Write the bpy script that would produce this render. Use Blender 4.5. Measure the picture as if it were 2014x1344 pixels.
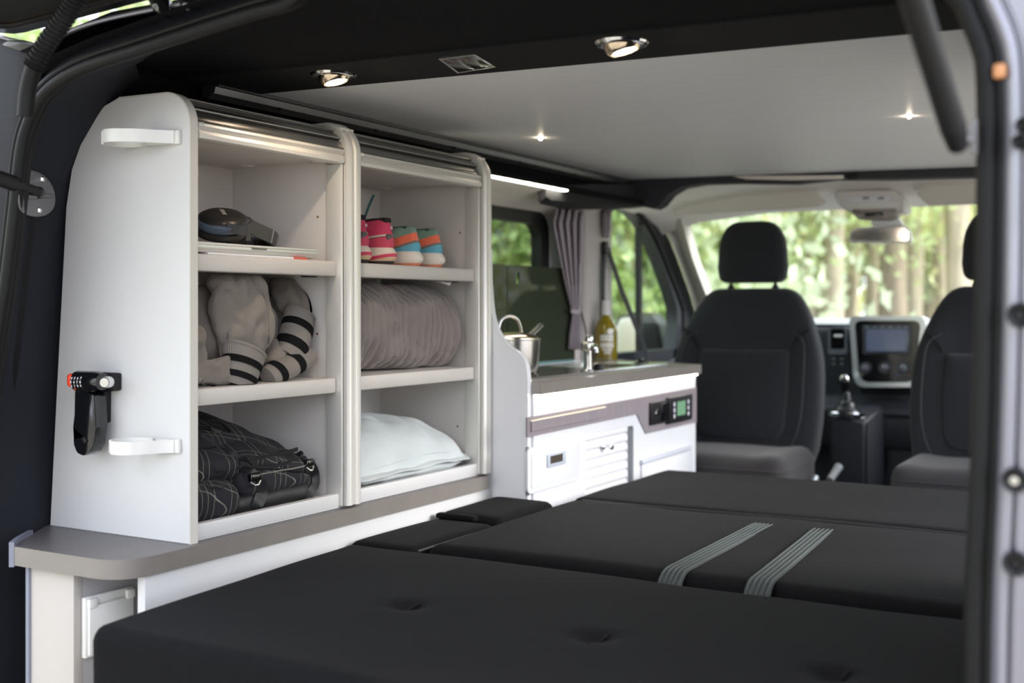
import bpy, bmesh, math, random
from mathutils import Vector, Matrix, noise, geometry
from mathutils.bvhtree import BVHTree
PI = math.pi
random.seed(11)
for o in list(bpy.data.objects):
    bpy.data.objects.remove(o, do_unlink=True)
SC = bpy.context.scene
COL = SC.collection

# ---------------------------------------------------------------- camera
CZ = 1.52                       # eye height above the ground
FPX = 2300.0                    # focal length in pixels of a 2014 px wide frame
UC, VH = 1007.0, 609.0          # centre column and horizon row
YAW = math.atan2(1323, 2300)
CT, ST = math.cos(YAW), math.sin(YAW)
cam = bpy.data.objects.new('camera', bpy.data.cameras.new('camera'))
COL.objects.link(cam)
cam.location = (0, 0, CZ)
cam.rotation_euler = (PI / 2, 0, YAW)
cam.data.sensor_width = 36.0
cam.data.lens = FPX / 2014 * 36.0
cam.data.shift_y = -(672 - VH) / 2014
cam.data.clip_start = 0.02
cam.data.dof.use_dof = True
cam.data.dof.focus_distance = 2.15
cam.data.dof.aperture_fstop = 2.8
SC.camera = cam

# ---------------------------------------------------------------- sky and exposure
W = bpy.data.worlds.new('sky'); SC.world = W; W.use_nodes = True
bg = W.node_tree.nodes['Background']
bg.inputs[0].default_value = (0.86, 0.905, 1.08, 1)
bg.inputs[1].default_value = 1.6
SUN = bpy.data.objects.new('sun', bpy.data.lights.new('sun', 'SUN')); COL.objects.link(SUN)
SUN.data.energy = 2.3; SUN.data.angle = math.radians(32); SUN.data.color = (1.0, 0.97, 0.93)
SUN.rotation_euler = Vector((-0.88, -0.22, -0.46)).to_track_quat('-Z', 'Y').to_euler()   # from the right, through the open sliding door
SC.view_settings.view_transform = 'Standard'
SC.view_settings.look = 'None'
SC.view_settings.gamma = 1.0
SC.view_settings.use_curve_mapping = False
SC.view_settings.exposure = 1.43

# ---------------------------------------------------------------- helpers
def ray(u, v):
    a = (u - UC) / FPX
    return Vector((a * CT - ST, CT + a * ST, (VH - v) / FPX))
def PX(u, v, x):
    d = ray(u, v); t = x / d.x
    return Vector((x, d.y * t, CZ + d.z * t))
def PY(u, v, y):
    d = ray(u, v); t = y / d.y
    return Vector((d.x * t, y, CZ + d.z * t))
def PZ(u, v, z):
    d = ray(u, v); t = (z - CZ) / d.z
    return Vector((d.x * t, d.y * t, z))

def lin(c):
    def f(x):
        x = x / 255.0
        return x / 12.92 if x <= 0.04045 else ((x + 0.055) / 1.055) ** 2.4
    return (f(c[0]), f(c[1]), f(c[2]), 1.0)

MATS = {}
def M(name, rgb, rough=0.5, metal=0.0, var=0.0, vs=6.0, bump=0.0, bs=120.0, coat=0.0, sheen=0.0,
      emit=0.0, stretch=None, alpha=1.0, spec=0.5):
    if name in MATS:
        return MATS[name]
    m = bpy.data.materials.new(name); m.use_nodes = True
    nt = m.node_tree; b = nt.nodes['Principled BSDF']
    col = lin(rgb)
    b.inputs['Base Color'].default_value = col
    b.inputs['Roughness'].default_value = rough
    b.inputs['Metallic'].default_value = metal
    b.inputs['Specular IOR Level'].default_value = spec
    if coat:
        b.inputs['Coat Weight'].default_value = coat
        b.inputs['Coat Roughness'].default_value = 0.06
    if sheen:
        b.inputs['Sheen Weight'].default_value = sheen
        b.inputs['Sheen Roughness'].default_value = 0.5
    if emit:
        b.inputs['Emission Color'].default_value = col
        b.inputs['Emission Strength'].default_value = emit
    if alpha < 1:
        b.inputs['Alpha'].default_value = alpha
    if var or bump:
        tc = nt.nodes.new('ShaderNodeTexCoord')
        mp = nt.nodes.new('ShaderNodeMapping')
        nt.links.new(tc.outputs['Object'], mp.inputs[0])
        if stretch: mp.inputs['Scale'].default_value = stretch
    if var:
        n = nt.nodes.new('ShaderNodeTexNoise'); n.inputs['Scale'].default_value = vs
        n.inputs['Detail'].default_value = 5
        nt.links.new(mp.outputs[0], n.inputs['Vector'])
        r = nt.nodes.new('ShaderNodeValToRGB')
        r.color_ramp.elements[0].position = 0.3; r.color_ramp.elements[1].position = 0.7
        r.color_ramp.elements[0].color = (col[0] * (1 - var), col[1] * (1 - var), col[2] * (1 - var), 1)
        r.color_ramp.elements[1].color = (min(1, col[0] * (1 + var)), min(1, col[1] * (1 + var)), min(1, col[2] * (1 + var)), 1)
        nt.links.new(n.outputs['Fac'], r.inputs[0])
        nt.links.new(r.outputs[0], b.inputs['Base Color'])
    if bump:
        n2 = nt.nodes.new('ShaderNodeTexNoise'); n2.inputs['Scale'].default_value = bs
        n2.inputs['Detail'].default_value = 3
        nt.links.new(mp.outputs[0], n2.inputs['Vector'])
        bp = nt.nodes.new('ShaderNodeBump'); bp.inputs['Strength'].default_value = bump
        bp.inputs['Distance'].default_value = 0.002
        nt.links.new(n2.outputs['Fac'], bp.inputs['Height'])
        nt.links.new(bp.outputs[0], b.inputs['Normal'])
    MATS[name] = m
    return m

def MGlass(name, rgb, gloss=0.04, opac=0.0, opcol=(10, 12, 12), ior=1.45, rough=0.0):
    """thin pane: see-through tint, fresnel reflection and, if opac, a share of body colour"""
    if name in MATS: return MATS[name]
    m = bpy.data.materials.new(name); m.use_nodes = True
    nt = m.node_tree; nt.nodes.remove(nt.nodes['Principled BSDF'])
    out = nt.nodes['Material Output']
    tr = nt.nodes.new('ShaderNodeBsdfTransparent'); tr.inputs[0].default_value = lin(rgb)
    gl = nt.nodes.new('ShaderNodeBsdfGlossy'); gl.inputs['Roughness'].default_value = rough
    lw = nt.nodes.new('ShaderNodeLayerWeight'); lw.inputs[0].default_value = 0.5     # facing: 0 head-on, 1 grazing
    pw = nt.nodes.new('ShaderNodeMath'); pw.operation = 'POWER'; pw.inputs[1].default_value = 5.0
    nt.links.new(lw.outputs['Facing'], pw.inputs[0])
    f0 = ((ior - 1) / (ior + 1)) ** 2
    fr = nt.nodes.new('ShaderNodeMath'); fr.operation = 'MULTIPLY_ADD'
    fr.inputs[1].default_value = (1 - f0) * 0.5; fr.inputs[2].default_value = f0
    nt.links.new(pw.outputs[0], fr.inputs[0])
    base = tr
    if opac:
        df = nt.nodes.new('ShaderNodeBsdfDiffuse'); df.inputs[0].default_value = lin(opcol)
        mx = nt.nodes.new('ShaderNodeMixShader'); mx.inputs[0].default_value = opac
        nt.links.new(tr.outputs[0], mx.inputs[1]); nt.links.new(df.outputs[0], mx.inputs[2])
        base = mx
    mx2 = nt.nodes.new('ShaderNodeMixShader')
    nt.links.new(fr.outputs[0], mx2.inputs[0])
    nt.links.new(base.outputs[0], mx2.inputs[1]); nt.links.new(gl.outputs[0], mx2.inputs[2])
    nt.links.new(mx2.outputs[0], out.inputs[0])
    MATS[name] = m
    return m

def bvh_of(objs):
    V, Fc = [], []
    for o in objs:
        k = len(V); V += [v.co.copy() for v in o.data.vertices]; Fc += [[i + k for i in f.vertices] for f in o.data.polygons]
    return BVHTree.FromPolygons(V, Fc)
def snap(tree, u, v, off=0.002, alt=-1.45):
    """where the line of sight of a photo pixel meets a built surface, lifted off it a little"""
    d = ray(u, v).normalized(); h = tree.ray_cast(Vector((0, 0, CZ)), d)
    if h[0] is None: return PX(u, v, alt)
    n = h[1] if h[1].dot(d) < 0 else -h[1]
    return h[0] + n * off
# ---- mesh building
def merge(bm, t, mat=None):
    if mat is not None: bmesh.ops.transform(t, matrix=mat, verts=t.verts)
    me = bpy.data.meshes.new('t'); t.to_mesh(me); t.free(); bm.from_mesh(me); bpy.data.meshes.remove(me)
    return bm
def new(): return bmesh.new()
def box(lo, hi, bev=0.0, seg=2, bm=None, mat=None):
    t = new()
    lo = Vector(lo); hi = Vector(hi)
    for i in range(3):
        if lo[i] > hi[i]: lo[i], hi[i] = hi[i], lo[i]
    bmesh.ops.create_cube(t, size=1)
    c = (lo + hi) / 2; s = hi - lo
    for v in t.verts: v.co = Vector((v.co.x * s.x, v.co.y * s.y, v.co.z * s.z)) + c
    if bev:
        bev = min(bev, min(s) * 0.49)
        bmesh.ops.bevel(t, geom=t.edges[:], offset=bev, segments=seg, profile=0.5, affect='EDGES')
    return merge(bm if bm else new(), t, mat)
AX = {'X': (1, 2, 0), 'Y': (0, 2, 1), 'Z': (0, 1, 2)}
def prism(pts, axis, d0, d1, bev=0.0, seg=2, holes=(), bm=None, mat=None):
    """polygon pts (2D, in the plane across axis) extruded from d0 to d1"""
    t = new(); i, j, k = AX[axis]
    def p3(p, d):
        v = [0, 0, 0]; v[i] = p[0]; v[j] = p[1]; v[k] = d
        return v
    loops = [list(pts)] + [list(h) for h in holes]
    flat = [p for l in loops for p in l]
    A = [t.verts.new(p3(p, d0)) for p in flat]; Bv = [t.verts.new(p3(p, d1)) for p in flat]
    if holes:
        tris = geometry.tessellate_polygon([[Vector((p[0], p[1], 0)) for p in l] for l in loops])
        for a, b, c in tris:
            try:
                t.faces.new((A[a], A[b], A[c])); t.faces.new((Bv[c], Bv[b], Bv[a]))
            except ValueError: pass
    else:
        t.faces.new(A); t.faces.new(Bv[::-1])
    o = 0
    for l in loops:
        n = len(l)
        for q in range(n):
            r = (q + 1) % n
            t.faces.new((A[o + q], A[o + r], Bv[o + r], Bv[o + q]))
        o += n
    bmesh.ops.recalc_face_normals(t, faces=t.faces)
    if bev and not holes:
        ed = [e for e in t.edges if len(e.link_faces) == 2 and e.calc_face_angle(0) > 0.6]
        bmesh.ops.bevel(t, geom=ed, offset=bev, segments=seg, profile=0.5, affect='EDGES')
    return merge(bm if bm else new(), t, mat)
def rrect(a0, b0, a1, b1, r, n=5):
    if a0 > a1: a0, a1 = a1, a0
    if b0 > b1: b0, b1 = b1, b0
    r = min(r, (a1 - a0) * 0.499, (b1 - b0) * 0.499)
    P = []
    for cx, cy, s in ((a1 - r, b1 - r, 0), (a0 + r, b1 - r, 1), (a0 + r, b0 + r, 2), (a1 - r, b0 + r, 3)):
        for q in range(n + 1):
            an = PI / 2 * (s + q / n)
            P.append((cx + r * math.cos(an), cy + r * math.sin(an)))
    return P
def rpoly(pts, r, n=5):
    """round the corners of a convex or concave polygon; r may be a list"""
    out = []; L = len(pts)
    for i in range(L):
        p = Vector(pts[i][:2]); a = Vector(pts[i - 1][:2]); b = Vector(pts[(i + 1) % L][:2])
        rr = r[i] if isinstance(r, (list, tuple)) else r
        if rr <= 0: out.append(tuple(p)); continue
        da, db = (a - p), (b - p); la, lb = da.length, db.length; da.normalize(); db.normalize()
        ang = max(0.05, da.angle(db)); d = min(rr / math.tan(ang / 2), la * 0.49, lb * 0.49)
        s, e = p + da * d, p + db * d
        for q in range(n + 1):
            t = q / n
            out.append(tuple(s * (1 - t) ** 2 + p * 2 * t * (1 - t) + e * t * t))
    return out
def loft(rings, closed=True, cap=True, bm=None, loop=False):
    t = new(); R = [[t.verts.new(p) for p in r] for r in rings]; n = len(R[0])
    m = len(R)
    for a in range(m if loop else m - 1):
        b = (a + 1) % m
        for q in range(n if closed else n - 1):
            r = (q + 1) % n
            t.faces.new((R[a][q], R[a][r], R[b][r], R[b][q]))
    if cap and closed and not loop:
        t.faces.new(R[0][::-1]); t.faces.new(R[-1])
    bmesh.ops.recalc_face_normals(t, faces=t.faces)
    return merge(bm if bm else new(), t)
def tube(pts, r, n=10, loop=False, bm=None, flat=1.0, up=None, cap=True):
    """sweep a circle (or an ellipse, flat<1 squashes it along the second axis) along pts"""
    pts = [Vector(p) for p in pts]; L = len(pts)
    rings = []; prev = None
    for i in range(L):
        if loop: tg = pts[(i + 1) % L] - pts[i - 1]
        else: tg = pts[min(i + 1, L - 1)] - pts[max(i - 1, 0)]
        tg.normalize()
        if prev is None:
            a = Vector(up) if up else (Vector((0, 0, 1)) if abs(tg.z) < 0.9 else Vector((1, 0, 0)))
        else: a = prev
        a = (a - tg * a.dot(tg)).normalized(); prev = a
        b = tg.cross(a)
        rr = r[i] if isinstance(r, (list, tuple)) else r
        rings.append([pts[i] + b * (math.cos(2 * PI * q / n) * rr) + a * (math.sin(2 * PI * q / n) * rr * flat) for q in range(n)])
    return loft(rings, cap=cap, bm=bm, loop=loop)
def ribbon(pts, wdir, w, th, bm=None):
    """flat band along pts, wide along wdir; th thickness"""
    pts = [Vector(p) for p in pts]; rings = []; L = len(pts)
    for i in range(L):
        tg = (pts[min(i + 1, L - 1)] - pts[max(i - 1, 0)]).normalized()
        wd = Vector(wdir); wd = (wd - tg * wd.dot(tg)).normalized(); nn = tg.cross(wd).normalized()
        rings.append([pts[i] + wd * w / 2 + nn * th / 2, pts[i] - wd * w / 2 + nn * th / 2,
                      pts[i] - wd * w / 2 - nn * th / 2, pts[i] + wd * w / 2 - nn * th / 2])
    return loft(rings, bm=bm)
def lathe(prof, n=24, c=(0, 0, 0), axis='Z', bm=None, mat=None):
    rings = []
    for r, z in prof:
        rings.append([(max(r, 1e-5) * math.cos(2 * PI * q / n), max(r, 1e-5) * math.sin(2 * PI * q / n), z) for q in range(n)])
    t = loft(rings)
    m = Matrix.Translation(c)
    if axis == 'X': m = m @ Matrix.Rotation(PI / 2, 4, 'Y')
    if axis == 'Y': m = m @ Matrix.Rotation(-PI / 2, 4, 'X')
    if mat is not None: m = mat @ m
    return merge(bm if bm else new(), t, m)
def sub_box(nx, ny, nz):
    t = new()
    bmesh.ops.create_cube(t, size=2)
    return t
def soft(c, h, r=0.02, res=14, puff=0.0, amp=0.0, fr=8.0, seed=0.0, fn=None, bm=None, mat=None, pw=2.0):
    """rounded box: centre c, half sizes h, corner radius r, bulging by puff, wrinkled by amp"""
    t = new(); c = Vector(c); h = Vector(h); r = min(r, min(h) * 0.999)
    faces = []
    key = {}
    def vert(p):
        k = (round(p[0], 5), round(p[1], 5), round(p[2], 5))
        if k not in key: key[k] = t.verts.new(p)
        return key[k]
    mx = max(h)
    N = [max(4, int(res * (x / mx) ** 0.6)) for x in h]
    def lin_(n): return [math.sin((i / n - 0.5) * PI * 0.82) / math.sin(0.41 * PI) for i in range(n + 1)]
    L = [lin_(n) for n in N]
    for ax in range(3):
        i, j = (ax + 1) % 3, (ax + 2) % 3
        for s in (-1, 1):
            for a in range(N[i]):
                for b in range(N[j]):
                    q = []
                    for da, db in ((0, 0), (1, 0), (1, 1), (0, 1)):
                        p = [0, 0, 0]; p[ax] = s; p[i] = L[i][a + da]; p[j] = L[j][b + db]
                        q.append(vert(p))
                    t.faces.new(q if s > 0 else q[::-1])
    for v in t.verts:
        p = v.co.copy()
        w = Vector((p.x * h.x, p.y * h.y, p.z * h.z))
        inner = Vector([max(-(h[k] - r), min(h[k] - r, w[k])) for k in range(3)])
        d = w - inner
        if d.length > 1e-9:
            m = max(abs(d.x), abs(d.y), abs(d.z))
            d = d.normalized() * (r if m > r * 0.999 else min(r, d.length))
        w = inner + d
        if puff:
            w.z += (1 if p.z > 0 else -1) * abs(p.z) * puff * (1 - abs(p.x) ** pw) * (1 - abs(p.y) ** pw)
        if fn: w = fn(p, w)
        if amp:
            q = (w + Vector((seed, seed * 1.7, seed * 2.3))) * fr
            w += Vector((noise.noise(q), noise.noise(q + Vector((31, 7, 3))), noise.noise(q + Vector((5, 71, 13))))) * amp
        v.co = w + c
    return merge(bm if bm else new(), t, mat)
def circ(c, r, n=24, a0=0.0, a1=2 * PI, end=False):
    k = n + 1 if end else n
    return [(c[0] + r * math.cos(a0 + (a1 - a0) * i / n), c[1] + r * math.sin(a0 + (a1 - a0) * i / n)) for i in range(k)]
def bez(p0, p1, p2, p3, n=12):
    p0, p1, p2, p3 = map(Vector, (p0, p1, p2, p3)); o = []
    for i in range(n + 1):
        t = i / n
        o.append(p0 * (1 - t) ** 3 + p1 * 3 * t * (1 - t) ** 2 + p2 * 3 * t * t * (1 - t) + p3 * t ** 3)
    return o
def spline(pts, n=6):
    pts = [Vector(p) for p in pts]; o = []
    for i in range(len(pts) - 1):
        a = pts[max(i - 1, 0)]; b = pts[i]; c = pts[i + 1]; d = pts[min(i + 2, len(pts) - 1)]
        for q in range(n):
            t = q / n
            o.append(0.5 * ((2 * b) + (c - a) * t + (2 * a - 5 * b + 4 * c - d) * t * t + (3 * b - a - 3 * c + d) * t ** 3))
    o.append(pts[-1]); return o

# ---- objects
def ob(name, bm, mat, parent=None, world=True, sharp=0.61, flat=False):
    for e in bm.edges:
        if len(e.link_faces) == 2 and e.calc_face_angle(0) > sharp: e.smooth = False
    for f in bm.faces: f.smooth = not flat
    me = bpy.data.meshes.new(name); bm.to_mesh(me); bm.free()
    if mat: me.materials.append(mat)
    o = bpy.data.objects.new(name, me); COL.objects.link(o)
    if parent is not None:
        o.parent = parent
        if world and parent.type == 'EMPTY' and parent.parent is None:
            o.matrix_parent_inverse = parent.matrix_basis.inverted()
    return o
def tag(o, label, cat, group=None, kind=None):
    if label: o['label'] = label
    if cat: o['category'] = cat
    if group: o['group'] = group
    if kind: o['kind'] = kind
    return o
def thing(name, label, cat, loc=(0, 0, 0), rz=0.0, group=None, kind=None):
    o = bpy.data.objects.new(name, None); COL.objects.link(o)
    o.empty_display_size = 0.05
    o.location = loc; o.rotation_euler = (0, 0, rz)
    return tag(o, label, cat, group, kind)
def struct(name, bm, mat, label, cat, parent=None):
    o = ob(name, bm, mat, parent)
    if parent is None: tag(o, label, cat, None, 'structure')
    return o
def copy_tree(o, parent=None):
    c = o.copy(); COL.objects.link(c)
    if parent is not None: c.parent = parent
    for ch in list(o.children): copy_tree(ch, c)
    return c
def lab(o, s): o['label'] = s; return o
def text_mesh(s, size, extrude=0.0003, shear=0.0, bold=0.0):
    cu = bpy.data.curves.new('t', 'FONT'); cu.body = s; cu.size = size; cu.extrude = extrude
    cu.shear = shear; cu.offset = bold; cu.align_x = 'CENTER'; cu.align_y = 'CENTER'; cu.resolution_u = 3
    to = bpy.data.objects.new('t', cu); COL.objects.link(to)
    dg = bpy.context.evaluated_depsgraph_get(); dg.update()
    me = bpy.data.meshes.new_from_object(to.evaluated_get(dg))
    b = new(); b.from_mesh(me); bpy.data.meshes.remove(me); bpy.data.objects.remove(to); bpy.data.curves.remove(cu)
    return b
def frame(o, x, y):
    """matrix with origin o, local x and y axes given; z = x cross y"""
    x = Vector(x).normalized(); y = Vector(y); z = x.cross(y).normalized(); y = z.cross(x)
    m = Matrix.Identity(4)
    for i in range(3):
        m[i][0], m[i][1], m[i][2], m[i][3] = x[i], y[i], z[i], o[i]
    return m

# ---------------------------------------------------------------- materials
WHITE = M('white_laminate', (201, 200, 199), 0.42, var=0.02, vs=3)
WHITEK = M('kitchen_white', (212, 213, 216), 0.3)
CREAMSH = M('shelf_edge_cream', (198, 192, 185), 0.4, var=0.03, vs=8, stretch=(30, 1, 1))
INNER = M('cabinet_inner_laminate', (212, 206, 201), 0.5, var=0.02, vs=4)
EDGE = M('panel_edge_beige', (206, 202, 193), 0.45)
ALU = M('brushed_aluminium', (222, 219, 213), 0.42, 0.4)
ALUS = M('shutter_aluminium', (128, 127, 126), 0.30, 0.85)
CHROME = M('chrome', (225, 225, 225), 0.08, 1.0)
STEEL = M('stainless_steel', (205, 203, 200), 0.24, 1.0)
GREYTOP = M('grey_stone_laminate', (94, 90, 90), 0.38, var=0.10, vs=5, stretch=(1, 0.3, 1))
GREYEDGE = M('grey_worktop_edge', (120, 114, 108), 0.42, var=0.05, vs=20)
GREYBAND = M('mauve_grey_laminate', (134, 126, 130), 0.45, var=0.08, vs=14, stretch=(1, 6, 0.6))
LINING = M('black_lining_felt', (15, 15, 17), 0.95, bump=0.25, bs=400, spec=0.15)
LININGB = M('charcoal_side_lining', (38, 40, 46), 0.9, bump=0.3, bs=400, spec=0.2)
RUBBER = M('black_rubber', (12, 12, 12), 0.55, bump=0.08, bs=60, spec=0.25)
CEILM = M('grey_linen_board', (226, 226, 228), 0.5, var=0.03, vs=30, bump=0.10, bs=120, stretch=(0.3, 4, 1))
CREAM = M('cream_trim', (214, 208, 200), 0.7, bump=0.1, bs=300)
HEADL = M('headliner_cloth', (238, 232, 226), 0.9, bump=0.15, bs=400)
MATF = M('charcoal_woven_fabric', (19, 19, 20), 0.85, bump=0.5, bs=420, var=0.12, vs=160, sheen=0.02, spec=0.05)
BODY = M('silver_grey_paint', (138, 137, 148), 0.32, 0.55, coat=0.6)
BODY_SHADED = M('body_paint_shaded', (20, 21, 26), 0.3, 0.0, coat=0.35)  # darker copy of the body paint; shade under the tailgate put into the colour
BLKP = M('black_plastic', (18, 18, 20), 0.5, bump=0.05, bs=300, spec=0.35)
BLKG = M('black_gloss_plastic', (14, 15, 17), 0.16, coat=0.5)
WHITEP = M('white_plastic', (218, 217, 212), 0.35)
CAPW = M('cap_cream', (212, 204, 196), 0.5)
DARKGAP = M('dark_recess', (18, 18, 20), 0.9)
# ================================================================ the van as a room
XM = -0.885                         # middle of the van
def cz(x): return 1.94 - 0.022 * (x + 1.57)      # ceiling board height
FLOOR = 0.55

struct('floor', box((-1.78, 1.16, FLOOR - 0.05), (-0.02, 4.75, FLOOR), 0.004), M('floor_vinyl', (70, 66, 62), 0.5, var=0.15, vs=20),
       'dark vinyl floor of the van under the bed', 'floor')

# ---- rear opening: path of the door seal (left side up, over, right side down)
YS = 1.22
LP = [(-70, 1200), (-50, 1000), (-10, 700), (12, 560), (30, 410), (42, 300), (58, 240), (85, 190), (125, 155), (180, 128), (260, 102), (340, 76), (420, 50), (500, 25), (570, 5)]
RP = [(1889, 0), (1906, 32), (1930, 90), (1940, 145), (1942, 300), (1938, 600), (1930, 900), (1915, 1344)]
sl = [PY(u, v, YS) for u, v in LP]
sr = [PY(u, v, YS) for u, v in RP]
mid = [Vector((x, YS, z)) for x, z in ((-1.0, 1.955), (-0.8, 1.962), (-0.6, 1.956), (-0.42, 1.94), (-0.30, 1.912), (-0.235, 1.88))]
seal = spline([Vector((sl[0].x - 0.005, YS, 0.62))] + sl + mid + sr + [Vector((sr[-1].x, YS, 0.62))], 5)
def seal_off(d, y):
    """seal path pushed outward in the door plane by d, set at depth y"""
    out = []; L = len(seal)
    for i in range(L):
        tg = (seal[min(i + 1, L - 1)] - seal[max(i - 1, 0)]).normalized()
        n = Vector((-tg.z, 0, tg.x))         # left of travel = outward when going up the left side
        out.append(Vector((seal[i].x + n.x * d, y, seal[i].z + n.z * d)))
    return out
def seal_loft(prof, bm=None, i0=0, i1=None):
    """prof: list of (offset, y); returns a surface along the whole opening"""
    cols = [seal_off(d, y) for d, y in prof]
    return loft([[c[i] for c in cols] for i in range(i0, i1 or len(seal))], closed=False, cap=False, bm=bm)
s1 = tube(seal, 0.0105, 12)
tube(seal_off(0.013, YS - 0.004), 0.0042, 8, bm=s1)
tube(seal_off(0.002, YS + 0.016), 0.006, 8, bm=s1)
struct('trim_1', s1, RUBBER, 'black rubber door seal running round the rear opening', 'door seal')
FR = [(0.012, YS + 0.004), (0.017, YS - 0.008), (0.024, YS - 0.013), (0.031, YS - 0.012), (0.033, YS - 0.002),
      (0.035, YS - 0.002), (0.037, YS - 0.015), (0.08, YS - 0.022), (0.085, YS + 0.05), (0.10, YS + 0.08)]
IS = 5 * (1 + len(sl) + 5)
body = struct('wall_rear', seal_loft(FR, i0=IS), BODY, 'grey metallic painted body frame right of the rear opening', 'van body')
FL = [(0.012, YS + 0.004), (0.017, YS - 0.004), (0.026, YS + 0.002), (0.042, YS + 0.022), (0.052, YS + 0.030)]
struct('trim_17', seal_loft(FL, i1=IS + 1), BODY_SHADED, 'glossy body gutter, colour darkened for shade, left of and above the rear opening', 'van body')
qb = [PY(u, v, 1.262) for u, v in ((-90, 50), (0, 74), (40, 84), (80, 94), (72, 150), (55, 240), (44, 330), (28, 480), (0, 720), (-40, 1000), (-60, 1300), (-300, 1300), (-300, 50))]
struct('trim_18', prism([(p.x, p.z) for p in qb], 'Y', 1.258, 1.30, 0.003), M('quarter_shaded', (17, 17, 21), 0.5, spec=0.2), 'rear quarter of the body, colour darkened for shade, at the left edge', 'van body')  # same van body, its colour blackened to stand in for shade
# rubber stops and holes on the painted frame
for u, v, r, kind in ((2006, 620, 0.0105, 1), (1996, 945, 0.0105, 2), (1998, 1110, 0.0105, 1), (2012, 245, 0.006, 0), (2005, 278, 0.006, 0)):
    c = PY(u, v, YS - 0.018)
    b = lathe([(0, 0.0), (r * 0.45, 0.0), (r * 0.5, 0.002), (r * 0.62, -0.004), (r, -0.006), (r * 1.15, -0.002), (r * 1.15, 0.004)], 20, c, 'Y')
    st = ob('rubber_stop', b, BLKP, body)
    if kind == 2:
        ob('screw', lathe([(0, -0.004), (r * 0.4, -0.004), (r * 0.45, 0.002)], 12, c, 'Y'), STEEL, st)
am = PY(1966, 140, YS - 0.012)  # small amber blob set on the painted body frame
lab(ob('clip', soft(am, (0.006, 0.004, 0.0075), 0.0035, 6), M('amber_blob', (196, 138, 92), 0.4), body), 'small amber blob')

# ---- side lining from the seal into the van (left), then along the side
PROF = [(0.55, -1.735), (0.9, -1.752), (1.1, -1.757), (1.3, -1.752), (1.5, -1.738), (1.65, -1.716), (1.74, -1.694), (1.80, -1.66), (1.85, -1.615), (1.89, -1.575), (1.93, -1.52)]
def seal_x(z):
    best = None
    for i in range(len(seal) // 2):
        a, b = seal[i], seal[i + 1]
        if (a.z - z) * (b.z - z) <= 0 and a.z != b.z:
            return a.x + (b.x - a.x) * (z - a.z) / (b.z - a.z)
    return -1.60
rows = []
for z, x in PROF:
    zz = min(z, 1.925)
    sx = seal_x(zz)
    row = []
    for k, y in enumerate((YS + 0.015, 1.26, 1.31, 1.384, 1.6, 2.0, 2.34)):
        t = min(1, max(0, (y - YS) / (1.384 - YS)))
        row.append(Vector((sx - 0.003 + ((x if y < 1.39 else min(x, -1.73)) - sx) * (t ** 0.8), y, z)))
    rows.append(row)
struct('wall_left', loft(rows, closed=False, cap=False), LININGB, 'charcoal felt side lining behind the storage cabinets', 'wall')
# right side of the van: rear quarter, pillars, sill and cant rail, open sliding door between
wr = box((-0.10, YS + 0.02, 0.55), (-0.04, 2.0, 1.96))
box((-0.10, 3.34, 0.55), (-0.04, 3.46, 1.96), bm=wr)
box((-0.10, 2.0, 0.55), (-0.04, 3.34, 0.66), bm=wr)
box((-0.16, 2.0, 1.86), (-0.04, 3.34, 1.96), bm=wr)
box((-0.10, 3.46, 0.55), (-0.04, 4.6, 1.40), bm=wr)
struct('wall_right', wr, LININGB, 'dark right side of the van with the sliding door open', 'wall')
# roof skin
rf = loft([[(x, y, z) for x, z in ((-1.66, 1.92), (-1.60, 1.962), (-1.45, 1.985), (-0.32, 1.985), (-0.17, 1.962), (-0.10, 1.92), (-0.17, 1.955), (-0.32, 1.975), (-1.45, 1.975), (-1.60, 1.952))] for y in (1.27, 1.3, 3.9, 4.0)])
struct('trim_2', rf, BODY_SHADED, 'roof skin in shade-darkened body paint above the ceiling board', 'roof')

# ---- ceiling board and the dark trims around it
def slab(x0, x1, y0, y1, dz0, dz1, nx=2):
    R = []
    for x in (x0, x1):
        z = cz(x)
        R.append([(x, y0, z + dz0), (x, y1, z + dz0), (x, y1, z + dz1), (x, y0, z + dz1)])
    return loft(R)
struct('ceiling', slab(-1.57, -0.12, 1.71, 3.46, 0, 0.018), CEILM, 'grey linen-textured ceiling board under the pop-up roof', 'ceiling')
lamp_trim = slab(-1.60, -0.12, 1.535, 1.712, -0.004, 0.03)
struct('trim_3', lamp_trim, M('lamp_panel_black', (20, 20, 22), 0.85, bump=0.2, bs=400, spec=0.2), 'black rear ceiling strip that holds the two downlights', 'trim')
hd = []
for x in (-1.60, -1.45, -1.2, -0.9, -0.5, -0.25, -0.12):
    k = 1 - ((x - XM) / 0.72) ** 2
    zs = 1.885 + 0.075 * max(-0.4, k)
    hd.append([(x, 1.54, cz(x) - 0.001), (x, 1.45, cz(x) + 0.004), (x, 1.33, (cz(x) + zs) / 2 + 0.012), (x, YS + 0.03, zs + 0.012), (x, YS + 0.005, zs + 0.02)])
struct('trim_4', loft(hd, closed=False, cap=False), LINING, 'black header lining above the rear opening', 'trim')
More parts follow.
